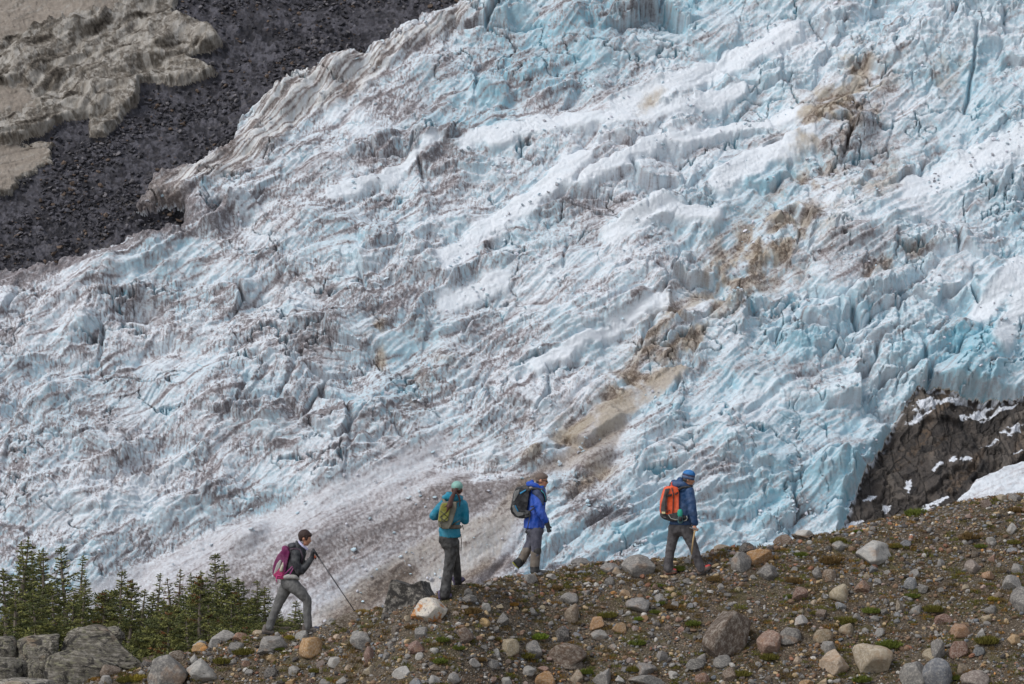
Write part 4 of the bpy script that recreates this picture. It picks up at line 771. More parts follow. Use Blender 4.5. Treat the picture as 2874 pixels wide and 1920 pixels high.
def fir(seed, H, R0, lean=0.0, bare=0.0, gaps=.25, dead=0.0, taper=1.0, dens=1.0):
    rg = np.random.default_rng(seed); cr, tr = Acc(), Acc()
    ph = rg.uniform(0, 6); zt = np.linspace(0, H, 9); tp = np.stack([lean*zt/H*zt*.5+.03*np.sin(zt*1.7+ph), .03*np.cos(zt*1.4+ph), zt], -1)
    V, F, F3 = tube(tp, np.linspace(.028+.016*H, .006, 9), 7); tr.add(V, F, F3)
    at = lambda z: np.array([np.interp(z, zt, tp[:, 0]), np.interp(z, zt, tp[:, 1]), z])
    green = np.array(srgb(130, 130, 76)); dark = np.array(srgb(86, 92, 58)); rust = np.array(srgb(120, 82, 50))
    z = H*.10; last = H*.985
    while z < last:
        f = z/H; nb = rg.integers(4, 7)
        Rr = R0*((1-f)**(.85*taper)*.95+.10)*(1.0 if f > .3 else .75+.8*f)*rg.uniform(.6, 1.25)
        for b in range(nb):
            if f < bare and rg.random() < .8:
                if rg.random() < .4:   # a bare dead twig
                    a = rg.uniform(0, 6.28); L = Rr*.6; dz = rg.uniform(-.3, .1)*L; pth = np.array([at(z), at(z)+np.array([math.cos(a)*L*.6, math.sin(a)*L*.6, dz]), at(z)+np.array([math.cos(a)*L, math.sin(a)*L, dz*.6])]); V, F, F3 = tube(pth, [.008, .005, .003], 3); tr.add(V, F, F3)
                continue
            if rg.random() < gaps*(.5 if f < .5 else 1): continue
            a = rg.uniform(0, 6.28); L = Rr*rg.uniform(.6, 1.15); dr = rg.uniform(-.38, .0)+.45*f
            u = np.linspace(0, 1, 5); hx = L*u; hz = L*(dr*u+.32*u*u)
            axis = at(z)[None]+np.stack([np.cos(a)*hx, np.sin(a)*hx, hz], -1)
            V, F, F3 = tube(axis, .009*(1-.7*u), 3); tr.add(V, F, F3)
            col = (green if rg.random() < .55 else dark)*rg.uniform(.75, 1.25)
            if rg.random() < dead: col = rust*rg.uniform(.7, 1.1)
            needle_spray(rg, axis[1:] if L > .3 else axis, .034, col, cr, 1.1*dens)
            ns = int(2+L*11)
            for k in range(ns):                      # side twigs lie in a flat fan
                t0 = rg.uniform(.25, .95); side = rg.choice([-1, 1]); p0 = np.array([np.interp(t0, u, axis[:, i]) for i in range(3)]); l2 = L*.48*(1.1-t0)+.05; a2 = a+side*rg.uniform(.5, 1.1)
                tw = p0[None]+np.linspace(0, 1, 3)[:, None]*np.array([math.cos(a2)*l2, math.sin(a2)*l2, l2*rg.uniform(-.05, .22)])
                needle_spray(rg, tw, .032, col*rg.uniform(.8, 1.2), cr, 1.15*dens)
        z += rg.uniform(.055, .115)*(1.25-.45*f)*(H/2.6)**.4
    needle_spray(rg, np.array([at(H*.9), at(H), at(H)+[0, 0, .05]]), .03, green, cr, 1.6)
    return cr.mesh('fir_crown', [M_ND], False), tr.mesh('fir_trunk', [M_BK])
FT = [fir(1, 3.0, .62, .02), fir(2, 3.0, .50, -.03, gaps=.35), fir(3, 2.6, .66, .04, bare=.25), fir(4, 2.8, .45, .0, bare=.4, gaps=.4), fir(5, 2.2, .75, .05), fir(6, 2.6, .40, .03, bare=.3, gaps=.5, dead=.35)]
FH = [3.0, 3.0, 2.6, 2.8, 2.2, 2.6]
def shelf_z(x, y): return float(ground_z(x, y))
# (top px, top py, distance, shape, label, category)
TREES = [(54,1511,62,0,'tallest dense fir of the left clump'),(68,1522,64,1,'slender fir just right of the tallest one'),(12,1600,60,4,'bushy fir at the left frame edge'),(90,1551,66,3,'thin fir third from the left in the clump'),(111,1543,61,1,'narrow fir between the tallest fir and the forked pair'),(133,1546,63,0,'dense fir right of the centre of the left clump'),
 (184,1539,61,2,'tall fir with a bare lower trunk at the right of the left clump'),(160,1640,59,4,'short wide fir in front of the left clump'),(222,1564,62,3,'lone thin fir with a flagged top right of the left clump'),(236,1624,60,0,'pointed fir leaning on the lone thin fir'),(40,1640,58,2,'broad fir in front at the far left'),(100,1665,57,4,'low spreading fir in front of the left clump'),
 (330,1606,60,2,'single fir standing above the low thicket in the middle of the gap'),(290,1662,61,4,'small fir left of the single fir'),(397,1656,60,1,'small pointed fir right of the single fir'),(418,1668,62,4,'bushy short fir under the thin pole-like fir'),(441,1612,62,3,'thin pole-like fir with sparse top'),(481,1624,60,5,'half dead fir with rusty needles'),(508,1601,61,5,'thin rusty fir with the bare pole'),
 (537,1612,62,1,'slender fir right of the rusty ones'),(560,1605,60,3,'sparse fir with a bare trunk left of the wide fir'),(610,1559,61,2,'tallest wide fir of the right clump'),(638,1578,63,1,'fir just behind the tallest wide fir'),(671,1626,60,4,'spreading fir right of the tallest wide fir'),(717,1631,61,3,'thin fir near the right end of the thicket'),(744,1651,60,4,'wide low fir left of the first hiker'),
 (824,1689,59,1,'small fir seen between the legs of the first hiker'),(355,1690,58,4,'low fir in front of the single fir'),(590,1668,58,4,'dense low fir in front of the right clump'),(470,1690,57,4,'dark low fir in the middle of the thicket'),(200,1690,57,4,'low fir below the lone thin fir'),(700,1700,57,4,'low fir nearest to the first hiker'),(845,1715,57,4,'low fir right of the small fir behind the hiker'),(650,1690,56,4,'squat fir at the foot of the right clump'),(540,1715,55,4,'lowest dark fir right above the pale rocks')]
for i, (px, py, y, k, lab) in enumerate(TREES):
    y = 60+(y-55)*3.0
    pm = KS/y; x = (px-1437)/pm; gz = shelf_z(x, y)-.05; zt = -(py-960)/pm; H = max(zt-gz, .8); s = H/FH[k]
    root = bpy.data.objects.new('fir_tree', None); link(root); root.location = (x, y, gz); root.rotation_euler = (.05*math.sin(i*5.3), .06*math.cos(i*3.7), i*2.1)
    cr = new_ob('crown', FT[k][0], root); tk = new_ob('trunk', FT[k][1], root); sx = (1.42 if H > 2 else 1.5)*max(s, .66)
    root.scale = (sx, sx, s); tag(root, lab, 'tree', 'subalpine firs behind the ridge')
# waist-high krummholz mats filling the shelf
def krummholz(seed):
    rg = np.random.default_rng(seed); cr, tr = Acc(), Acc()
    for s in range(26):
        a = rg.uniform(0, 6.28); L = rg.uniform(.3, .95); b = rg.uniform(.2, 1.0); u = np.linspace(0, 1, 5)
        axis = np.stack([np.cos(a)*L*u, np.sin(a)*L*u, L*b*u*(1.2-.5*u)], -1); V, F, F3 = tube(axis, .014*(1-.7*u), 3); tr.add(V, F, F3)
        col = np.array(srgb(108, 110, 64))*rg.uniform(.55, 1.3)
        for k in range(12):
            t0 = rg.uniform(.3, 1); p0 = np.array([np.interp(t0, u, axis[:, i]) for i in range(3)]); d = rg.normal(size=3); d[2] = abs(d[2])*.6; d /= np.linalg.norm(d); l2 = rg.uniform(.10, .26)
            needle_spray(rg, p0[None]+np.linspace(0, 1, 3)[:, None]*d*l2, .034, col*rg.uniform(.75, 1.3), cr, 1.5)
    return cr.mesh('krummholz_crown', [M_ND], False), tr.mesh('krummholz_stems', [M_BK])
KR = [krummholz(61), krummholz(62), krummholz(63)]
BU = [fir(81, 1.25, .62, .03, gaps=.1, taper=.6, dens=1.1), fir(82, 1.5, .55, -.05, gaps=.2, taper=.7, dead=.12), fir(83, 1.0, .70, .02, gaps=.1, taper=.5)]
rk = random.Random(4)
kpos = []
for row, (y, n) in enumerate([(60, 13), (65, 14), (70, 14), (75, 14), (80, 13), (85, 12)]):
    for j in range(n):
        px = -40+ (j+rk.uniform(.1, .9))*(915 if y < 72 else 870)/n; kpos.append((px, y+rk.uniform(-.8, .8)))
for i, (px, y) in enumerate(kpos):
    x = (px-1437)/KS*y
    root = bpy.data.objects.new('krummholz_shrub', None); link(root); root.location = (x, y, shelf_z(x, y)-.08); root.rotation_euler = (0, 0, rk.uniform(0, 6)); s = rk.uniform(.75, 1.45)*(1-.5*float(sst(520, 820, px))); root.scale = (s, s, s*rk.uniform(.6, 1.0))
    src = KR[i % 3] if rk.random() < .45 else BU[i % 3]
    new_ob('crown', src[0], root); new_ob('stem', src[1], root)
    tag(root, 'dark green low fir shrub in the thicket below and between the firs', 'shrub', 'low fir shrubs of the thicket')

# ======================= THE FOUR HIKERS =======================
def solid(name, prims, mat, parent=None, voxel=.012, smooth=5, wr=0.0, wsc=12.0, seed=0):
    """union of closed primitives -> one continuous skin (voxel remesh), smoothed, with cloth folds"""
    A = Acc()
    for (V, F4, F3) in prims: A.add(V, F4=F4, F3=F3)
    me = A.mesh(name, [mat]); tmp = bpy.data.objects.new('tmp', me); COL.objects.link(tmp)
    md = tmp.modifiers.new('r', 'REMESH'); md.mode = 'VOXEL'; md.voxel_size = voxel; md.use_smooth_shade = True
    if smooth: sm = tmp.modifiers.new('s', 'SMOOTH'); sm.iterations = smooth; sm.factor = .5
    dg = bpy.context.evaluated_depsgraph_get(); out = bpy.data.meshes.new_from_object(tmp.evaluated_get(dg)); bpy.data.objects.remove(tmp)
    out.name = name
    if not out.materials: out.materials.append(mat)
    if wr:
        n = len(out.vertices); co = np.empty(n*3, np.float32); out.vertices.foreach_get('co', co); co = co.reshape(-1, 3); nr = np.empty(n*3, np.float32); out.vertices.foreach_get('normal', nr); nr = nr.reshape(-1, 3)
        d = ridged(co[:, 0]*wsc*.8+co[:, 1]*wsc*.5, co[:, 2]*wsc*.55+co[:, 1]*wsc*.3, seed, 2)-.45; d2 = n3(co, seed+3, wsc*1.6)
        co += nr*(wr*(1.3*d+.45*d2))[:, None]; out.vertices.foreach_set('co', co.reshape(-1)); out.update()
    for p in out.polygons: p.use_smooth = True
    o = new_ob(name, out, parent); return o
def ell(c, r, ry=0.0, seg=20, rings=12):
    u = np.linspace(0, math.pi, rings+1)[1:-1]; a = np.arange(seg)*2*math.pi/seg
    V = np.stack([np.sin(u)[:, None]*np.cos(a)[None], np.sin(u)[:, None]*np.sin(a)[None], np.cos(u)[:, None]+0*a[None]], -1).reshape(-1, 3)
    V = np.concatenate([V, [[0, 0, 1]], [[0, 0, -1]]])*np.array(r)
    if ry: c_, s_ = math.cos(ry), math.sin(ry); V = np.stack([V[:, 0]*c_+V[:, 2]*s_, V[:, 1], -V[:, 0]*s_+V[:, 2]*c_], -1)
    V = V+np.array(c); n = rings-1; i, j = np.meshgrid(np.arange(n-1), np.arange(seg), indexing='ij'); j2 = (j+1) % seg
    F = np.stack([i*seg+j, (i+1)*seg+j, (i+1)*seg+j2, i*seg+j2], -1).reshape(-1, 4); t, b = n*seg, n*seg+1
    F3 = np.array([[t, k, (k+1) % seg] for k in range(seg)]+[[b, (n-1)*seg+(k+1) % seg, (n-1)*seg+k] for k in range(seg)]); return V, F, F3
def limb(pts, rad, seg=14, sy=1.0):
    """round-ended tapering tube through joints (smoothly interpolated)"""
    pts = [np.array(p, float) for p in pts]; P, Rr = [], []
    for i in range(len(pts)-1):
        for t in np.linspace(0, 1, 6)[:-1]: P.append(pts[i]*(1-t)+pts[i+1]*t); Rr.append(rad[i]*(1-t)+rad[i+1]*t)
    P.append(pts[-1]); Rr.append(rad[-1]); P = np.array(P); Rr = np.array(Rr)
    for _ in range(1): P[1:-1] = P[1:-1]*.5+(P[:-2]+P[2:])*.25
    d0 = (P[0]-P[1])/(np.linalg.norm(P[0]-P[1])+1e-9); d1 = (P[-1]-P[-2])/(np.linalg.norm(P[-1]-P[-2])+1e-9)
    a = np.array([.95, .8, .5]); P = np.concatenate([P[0]+d0*Rr[0]*a[:, None], P, P[-1]+d1*Rr[-1]*a[::-1, None]]); rr = np.sqrt(1-a**2)
    Rr = np.concatenate([Rr[0]*rr, Rr, Rr[-1]*rr[::-1]])
    V, F, F3 = tube(P, Rr, seg)
    if sy != 1.0: m = np.interp(np.arange(len(V)), [0, len(V)], [0, 1]); c = P[:, 1].mean(); V[:, 1] = c+(V[:, 1]-c)*sy
    return V, F, F3
def loft(rings, seg=22):
    """closed loft of horizontal ellipses: (x, y, z, rx, ry)"""
    a = np.arange(seg)*2*math.pi/seg; V = np.concatenate([np.stack([x+rx*np.cos(a), y+ry*np.sin(a), z+0*a], -1) for x, y, z, rx, ry in rings]); n = len(rings)
    i, j = np.meshgrid(np.arange(n-1), np.arange(seg), indexing='ij'); j2 = (j+1) % seg; F = np.stack([i*seg+j, i*seg+j2, (i+1)*seg+j2, (i+1)*seg+j], -1).reshape(-1, 4)
    V = np.concatenate([V, [[rings[0][0], rings[0][1], rings[0][2]]], [[rings[-1][0], rings[-1][1], rings[-1][2]]]]); t, b = n*seg, n*seg+1
    F3 = np.array([[t, (k+1) % seg, k] for k in range(seg)]+[[b, (n-1)*seg+k, (n-1)*seg+(k+1) % seg] for k in range(seg)]); return V, F, F3
def ext(pts, y0, y1):
    """a polygon in the x-z plane given real thickness"""
    n = len(pts); V = np.array([(x, y0, z) for x, z in pts]+[(x, y1, z) for x, z in pts]); cx, cz = np.mean([p[0] for p in pts]), np.mean([p[1] for p in pts])
    V = np.concatenate([V, [[cx, y0, cz]], [[cx, y1, cz]]]); F = np.array([[i, (i+1) % n, n+(i+1) % n, n+i] for i in range(n)])
    F3 = np.array([[2*n, (i+1) % n, i] for i in range(n)]+[[2*n+1, n+i, n+(i+1) % n] for i in range(n)]); return V, F, F3
def cloth(name, c, rough=.8, sheen=.0, spec=.2, c2=None, sc=40):
    t = NT(name, rough, spec); co = t.coord(); n = t.noise(co, 9, 4, .6); n2 = t.noise(co, sc*4, 2, .6); col = srgb(*c)
    b = t.mix(t.ramp(n, .3, .7), t.mix(.18, col, (0, 0, 0, 1)), t.mix(.06, col, (1, 1, 1, 1))); t.base(b)
    t.normal(t.bump(t.noise(t.map(co, (1, 1, .6), (0, .4, 0)), 16, 4, .55, .8), .55, .02)); return t.m
SKIN = cloth('skin', (196, 140, 112), .55); DARK = cloth('dark_eye', (30, 22, 20), .4)
M_ = {}
def mt(name, c, **k):
    if name not in M_: M_[name] = cloth(name, c, **k)
    return M_[name]
class Per:
    def __init__(s, ox, oy, fz, y, foot_py, label, x0):
        """zoom frame (ox, oy, fz) in which the joints were measured; x0 = px of the person's origin"""
        s.ox, s.oy, s.fz, s.y, s.pm = ox, oy, fz, y, KS/y; s.x0, s.z0 = x0, foot_py
        s.loc = ((x0-1437)/s.pm, y, -(foot_py-960)/s.pm)
        s.root = bpy.data.objects.new('person', None); link(s.root); s.root.location = s.loc; tag(s.root, label, 'person', 'hikers walking up the ridge')
    def p(s, zx, zy, dy=0.0): return ((s.ox+zx/s.fz-s.x0)/s.pm, dy, (s.z0-(s.oy+zy/s.fz))/s.pm)
    def q(s, zx, zy): a = s.p(zx, zy); return (a[0], a[2])
    def m(s, z): return z/s.fz/s.pm
    def thing(s, name, label, cat, group=None):
        o = bpy.data.objects.new(name, None); link(o); o.location = s.loc; tag(o, label, cat, group); return o
def hand_prims(w, d, curl, thumb_side, size=.092, spread=(0, 1, 0)):
    """palm, four unequal bent fingers and a thumb leaving the side of the palm. w wrist, d direction to the knuckles, curl = direction the fingers close"""
    w = np.array(w, float); d = np.array(d, float); d /= np.linalg.norm(d); c = np.array(curl, float); c -= c@d*d; c /= np.linalg.norm(c); s = np.cross(d, c)*thumb_side
    pr = [limb([w-d*.01, w+d*size*.55, w+d*size*.9], [.026, .033, .034], 10, 1.0)]
    for k, (o, L) in enumerate([(.030, .036), (.010, .042), (-.010, .039), (-.028, .031)]):
        a = w+d*size*.92+s*o; b = a+(d*.55+c*.85)*L; e = b+(c*.75-d*.65)*L*.8; f = e+(-d*.95-c*.1)*L*.5
        pr.append(limb([a, b, e, f], [.0100, .0095, .0088, .0075], 8))
    a = w+d*.025+s*.028; b = a+(s*.6+d*.6+c*.35)*.034; e = b+(d*.45+c*.8-s*.3)*.03; pr.append(limb([a, b, e], [.0125, .011, .009], 8)); return pr
def shoe(P, name, heel, toe, dy, mat, sole, accent=None, hi=.0, lab=None):
    h = np.array(P.p(*heel, dy)); t = np.array(P.p(*toe, dy)); d = t-h; L = np.linalg.norm(d); d /= L; up = np.array([-d[2], 0, d[0]])
    o = solid(name, [limb([h+d*.035+up*.035, h+d*L*.5+up*.036, t-d*.035+up*.028], [.046, .045, .038], 12), limb([h+d*.045+up*.05, h+d*.05+up*(.10+hi)], [.046, .050+hi*.1], 12)], mat, P.root, .009, 3)
    pts = [h-up*.004, h+d*L*.5-up*.006, t-up*.001+up*.012]
    V, F, F3 = tube(np.array([h+d*.0-up*.0, h+d*.04-up*.004, h+d*L*.5-up*.006, t-d*.05-up*.002, t+up*.008]), [.030, .042, .036, .040, .026], 12)
    c = h-up*.002; V = V-c; V = V-np.outer(V@up, up)*.62; V = V+c; so = Acc(); so.add(V, F4=F, F3=F3); new_ob('sole', so.mesh('sole', [sole]), o)
    if accent is not None:
        st = solid('toe_panel', [limb([t-d*.075+up*.048, t-d*.03+up*.036], [.036, .034], 10)], accent, o, .008, 2)
    return o
def strap(P, name, pts, wd, mat, parent, th=.006):
    V, F, F3 = tube(np.array(pts), [wd]*len(pts), 8); A = Acc(); A.add(V, F4=F, F3=F3); return new_ob(name, A.mesh(name, [mat]), parent)
def hair_mat(c):
    t = NT('hair', .55, .35); n = t.noise(t.map(t.coord(), (60, 60, 8)), 3, 4, .7); t.base(t.mix(n, srgb(*[v*.5 for v in c]), srgb(*[min(255, v*1.35) for v in c]))); t.normal(t.bump(n, .8, .01)); return t.m
def head_prims(P, cx, cy, R_, face=1, dy=0.0, tilt=0.0, fd=1.0):
    """cranium, jaw, brow, nose, lips, ear; looking along +x (face=1). R_ = half head height in metres"""
    c = np.array(P.p(cx, cy, dy)); T = lambda x, y, z: tuple(c+np.array([face*fd*(x*math.cos(tilt)+z*math.sin(tilt))*R_, y*R_, (-x*math.sin(tilt)+z*math.cos(tilt))*R_])); pr = []
    pr.append(ell(T(-.10, 0, .22), (.80*R_, .66*R_, .74*R_))); pr.append(ell(T(.22, 0, -.10), (.52*R_, .52*R_, .62*R_)))
    pr.append(ell(T(.30, 0, -.55), (.40*R_, .42*R_, .34*R_))); pr.append(ell(T(.52, 0, -.78), (.16*R_, .18*R_, .14*R_)))
    pr.append(ell(T(.60, 0, .14), (.13*R_, .40*R_, .09*R_))); pr.append(limb([T(.66, 0, .08), T(.84, 0, -.20)], [.06*R_, .105*R_], 8)); pr.append(ell(T(.76, 0, -.24), (.10*R_, .15*R_, .07*R_)))
    pr.append(ell(T(.66, 0, -.44), (.11*R_, .22*R_, .05*R_))); pr.append(ell(T(.64, 0, -.54), (.10*R_, .20*R_, .055*R_)))
    for s in (-1, 1): pr.append(ell(T(-.12, s*.66, -.12), (.13*R_, .07*R_, .21*R_))); pr.append(ell(T(.42, s*.30, -.22), (.22*R_, .20*R_, .20*R_)))
    return pr, T
def eyes(P, T, R_, body):
    for s in (-1, 1):
        e = solid('eye', [ell(T(.60, s*.25, -.0), (.07*R_, .09*R_, .05*R_))], DARK, body, .004, 0); b = solid('eyebrow', [limb([T(.67, s*.14, .13), T(.58, s*.40, .14)], [.035*R_, .028*R_], 6)], DARK, body, .004, 0)

# ---------- hiker 1: dark jacket, magenta backpack, pole ----------
A1 = Per(700, 1440, 4.356, 43.9, 1780, 'hiker with short dark hair in black jacket planting a trekking pole, lowest on the ridge', 810)
p = A1.p; r_ = .125
hp, T = head_prims(A1, 682, 305, r_, tilt=.30)
wr_n = p(770, 530, -.12); 
body = solid('body', hp+[limb([p(645, 420), p(600, 440), p(560, 520)], [.052, .06, .10]), limb([p(575, 500), p(540, 640), p(505, 790)], [.11, .10, .09]), limb([p(580, 490, -.17), p(575, 590, -.20), p(628, 712, -.22), p(700, 640, -.18), wr_n], [.045, .045, .04, .035, .026]), limb([p(600, 480, .15), p(650, 680, .20), p(745, 575, .16)], [.05, .04, .028]),
     limb([p(500, 800), p(530, 870, -.07), p(705, 1060, -.09), p(715, 1395, -.09)], [.08, .07, .05, .04]), limb([p(500, 800), p(470, 870, .07), p(365, 1110, .09), p(235, 1400, .09)], [.08, .07, .05, .04])]+hand_prims(p(735, 585, .16), (.6, 0, .8), (1, 0, -.4), 1), SKIN, A1.root, .010, 3)
eyes(A1, T, r_, body)
HM = hair_mat((58, 42, 38))
solid('hair', [ell(T(-.20, 0, .32), (.84*r_, .74*r_, .76*r_)), ell(T(.34, 0, .56), (.42*r_, .54*r_, .30*r_), .35), ell(T(-.50, 0, -.12), (.36*r_, .58*r_, .46*r_)), ell(T(.18, .50, .12), (.18*r_, .17*r_, .40*r_)), ell(T(.18, -.50, .12), (.18*r_, .17*r_, .40*r_))], HM, A1.root, .007, 3, .004, 40)
JB = mt('black_shell', (36, 37, 42), rough=.6, spec=.25)
jk = solid('jacket', [limb([p(590, 470), p(545, 640), p(495, 800)], [.145, .145, .135], 18), ell(p(585, 470), (.12, .20, .085)), ell(p(510, 810), (.135, .16, .05)), limb([p(580, 490, -.17), p(575, 590, -.20), p(628, 712, -.22), p(700, 640, -.18), p(768, 545, -.12)], [.075, .074, .066, .055, .046]),
     limb([p(600, 490, .16), p(640, 690, .21), p(735, 590, .16)], [.07, .065, .045])], JB, A1.root, .011, 3, .006, 13, 5)
solid('hood', [limb([p(540, 395, -.10), p(500, 405, 0), p(540, 395, .10)], [.042, .05, .042]), limb([p(575, 350, 0), p(590, 420, -.09), p(675, 470, -.06)], [.022, .035, .022]), limb([p(575, 350, 0), p(590, 420, .09), p(675, 470, .06)], [.022, .035, .022])], mt('grey_black', (62, 64, 70), rough=.6), jk, .009, 3, .003, 20)
solid('shirt_collar', [limb([p(610, 350, -.03), p(650, 400, -.065), p(705, 445, -.035)], [.018, .026, .018]), limb([p(610, 350, .03), p(650, 400, .065), p(705, 445, .035)], [.018, .026, .018])], mt('lilac_cloth', (196, 194, 226)), A1.root, .007, 2)
TG = mt('grey_trousers', (98, 97, 96), rough=.85)
solid('trousers', [ell(p(495, 850), (.15, .16, .13)), limb([p(500, 810, -.04), p(525, 870, -.08), p(630, 960, -.09), p(712, 1060, -.09), p(712, 1200, -.09), p(722, 1385, -.09)], [.12, .118, .10, .076, .066, .068], 16), limb([p(490, 810, .04), p(462, 890, .08), p(410, 980, .09), p(345, 1120, .09), p(285, 1260, .09), p(240, 1400, .09)], [.12, .115, .098, .078, .070, .070], 16)], TG, A1.root, .012, 3, .007, 11, 9)
shm = mt('grey_boot', (92, 84, 78)); slm = mt('dark_sole', (44, 42, 42)); shoe(A1, 'shoe', (655, 1448), (870, 1432), -.09, shm, slm, mt('navy_toe', (60, 64, 84))); shoe(A1, 'shoe', (145, 1470), (300, 1492), .09, shm, slm)
solid('glove', hand_prims(wr_n, (.15, 0, 1), (1, 0, .1), 1, .085)+[limb([p(760, 555, -.12), p(775, 510, -.12)], [.034, .034], 10)], mt('black_glove', (34, 34, 38)), A1.root, .006, 2)
solid('glove', hand_prims(p(735, 585, .16), (.6, 0, .8), (1, 0, -.4), 1, .088)+[limb([p(722, 600, .16), p(750, 560, .16)], [.034, .036])], mt('black_glove', (34, 34, 38)), A1.root, .007, 2)
pole = bpy.data.objects.new('trekking_pole', None); link(pole); pole.location = A1.loc; tag(pole, 'thin dark trekking pole held by the hiker in the black jacket', 'trekking pole')
tipg = hit(1003, 1706) or crest_at(1003); tip = np.array(tipg)-np.array(A1.loc); topp = np.array(p(787, 440, -.10)); grp = topp+(tip-topp)*.13
PM = mt('pole_metal', (58, 56, 60), rough=.4, spec=.5)
V, F, F3 = tube(np.array([grp, topp+(tip-topp)*.55, topp+(tip-topp)*.56, tip]), [.011, .011, .009, .007], 8); a = Acc(); a.add(V, F4=F, F3=F3); new_ob('shaft', a.mesh('shaft', [PM]), pole)
solid('handle', [limb([topp, grp], [.019, .015], 10)], mt('black_glove', (34, 34, 38)), pole, .005, 1)
strap(A1, 'wrist_band', [p(795, 520, -.12), p(812, 530, -.12), p(800, 545, -.12)], .010, mt('orange_band', (214, 88, 40)), pole)
V, F, F3 = tube(np.array([topp+(tip-topp)*.93, topp+(tip-topp)*.935]), [.028, .028], 14); a = Acc(); a.add(V, F4=F, F3=F3); new_ob('basket', a.mesh('basket', [PM]), pole)
bp = A1.thing('backpack', 'magenta and grey backpack with side bottle worn by the hiker in black', 'backpack', 'backpacks worn by the hikers'); q = A1.q
MG = mt('magenta_nylon', (122, 42, 92), rough=.7); LG = mt('light_grey_nylon', (170, 168, 164)); PK = mt('hot_pink', (204, 44, 130))
bb = solid('bag_body', [ext([q(470, 425), q(430, 420), q(385, 470), q(345, 520), q(312, 590), q(292, 680), q(296, 750), q(345, 800), q(430, 795), q(450, 700), q(480, 560), q(505, 470)], -.145, .145)], MG, bp, .011, 5, .006, 16, 4)
solid('lid', [limb([q(440, 440)[0:1]+(-.08,)+q(440, 440)[1:2], q(430, 440)[0:1]+(.08,)+q(430, 440)[1:2]], [.055, .055]), ell(p(450, 450), (.07, .13, .05), -.6)], MG, bb, .010, 3, .003, 20)
solid('grey_panel', [ext([q(385, 560), q(405, 575), q(380, 660), q(330, 730), q(310, 780), q(298, 760), q(320, 680), q(345, 610)], -.158, -.11)], LG, bb, .008, 3)
solid('side_pocket', [ext([q(345, 800), q(300, 745), q(375, 680), q(410, 650), q(450, 720), q(425, 795)], -.168, -.10)], mt('pocket_mesh', (168, 34, 96)), bb, .008, 3, .004, 26)
solid('hip_belt', [limb([p(395, 790, -.10), p(480, 765, -.175), p(570, 770, -.165), p(610, 800, -.12)], [.030, .042, .036, .018])], LG, bp, .009, 3)
solid('bottle', [limb([p(400, 690, -.17), p(415, 640, -.17)], [.030, .030]), limb([p(416, 635, -.17), p(422, 606, -.17)], [.018, .018])], mt('steel_bottle', (176, 170, 150), rough=.3, spec=.6), bp, .006, 1)
for a_, b_, w_ in [((560, 620), (440, 740), .010), ((560, 640), (485, 780), .010), ((430, 580), (440, 740), .006)]: strap(A1, 'compression_strap', [p(*a_, -.175), p((a_[0]+b_[0])/2, (a_[1]+b_[1])/2, -.185), p(*b_, -.175)], w_, mt('plum_strap', (150, 56, 122)), bp)
for s in (-1,): strap(A1, 'shoulder_strap', [p(505, 440, -.12), p(560, 425, -.16), p(630, 440, -.165), p(660, 520, -.17), p(640, 600, -.16)], .016, mt('dark_strap', (70, 52, 66)), bp)
strap(A1, 'pink_cord', [p(370, 670, -.172), p(415, 720, -.18), p(400, 760, -.18), p(345, 750, -.175)], .006, PK, bb); strap(A1, 'pink_cord', [p(350, 755, -.172), p(340, 800, -.172), p(348, 838, -.17)], .007, PK, bb)

# ---------- hiker 2: woman from behind, teal jacket ----------
A2 = Per(1160, 1320, 3.92, 42.7, 1683, 'hiker with long ponytail, teal jacket and mint cap, seen from behind', 1262)
p = A2.p; q = A2.q; c2 = np.array(p(480, 205, 0)); r_ = .118
# head seen from behind: build looking away to the right
hp = [ell(c2+[0, .0, .02], (.082, .095, .098)), ell(c2+[.01, .04, -.045], (.058, .07, .066)), ell(c2+[.035, .10, -.03], (.014, .03, .018)), ell(c2+[.082, .03, -.03], (.012, .02, .028)), ell(c2+[-.078, .0, -.03], (.012, .02, .028)), limb([c2+[-.005, 0, -.06], p(470, 330)], [.05, .052])]
body = solid('body', hp+[limb([p(450, 330, 0), p(420, 480, 0), p(395, 740, 0)], [.08, .10, .10]), limb([p(340, 370, .02), p(215, 515, .0), p(290, 520, .26)], [.045, .038, .028]), limb([p(565, 375, .02), p(575, 560, .0), p(560, 560, .26)], [.045, .038, .028]), limb([p(400, 790, -.02), p(395, 1050, -.02), p(350, 1370, -.04)], [.07, .045, .04]), limb([p(425, 800, .05), p(465, 1030, .12), p(485, 1250, .22)], [.07, .045, .04])]
     +hand_prims(p(290, 520, .26), (.3, 1, .2), (0, .3, -1), 1)+hand_prims(p(560, 560, .26), (-.3, 1, .2), (0, .3, -1), -1), SKIN, A2.root, .010, 3)
for s in (-1, 1): solid('eye', [ell(c2+[.035+s*.03, .088, .0], (.012, .012, .007))], DARK, body, .004, 0)
TE = mt('teal_shell', (22, 128, 156), rough=.65)
jk = solid('jacket', [loft([(p(405, 735)[0], 0, p(0, 738)[2], .168, .135), (p(398, 660)[0], 0, p(0, 660)[2], .172, .14), (p(405, 600)[0], 0, p(0, 600)[2], .155, .125), (p(420, 480)[0], 0, p(0, 480)[2], .165, .13), (p(435, 380)[0], 0, p(0, 380)[2], .175, .125), (p(445, 335)[0], 0, p(0, 335)[2], .14, .10), (p(452, 300)[0], 0, p(0, 300)[2], .08, .08)]),
     limb([p(345, 365, .01), p(275, 430, 0), p(212, 512, 0), p(285, 525, .22)], [.078, .070, .064, .045]), limb([p(545, 375, .01), p(565, 450, .0), p(572, 560, 0), p(555, 560, .22)], [.078, .070, .064, .045])], TE, A2.root, .011, 3, .006, 12, 15)
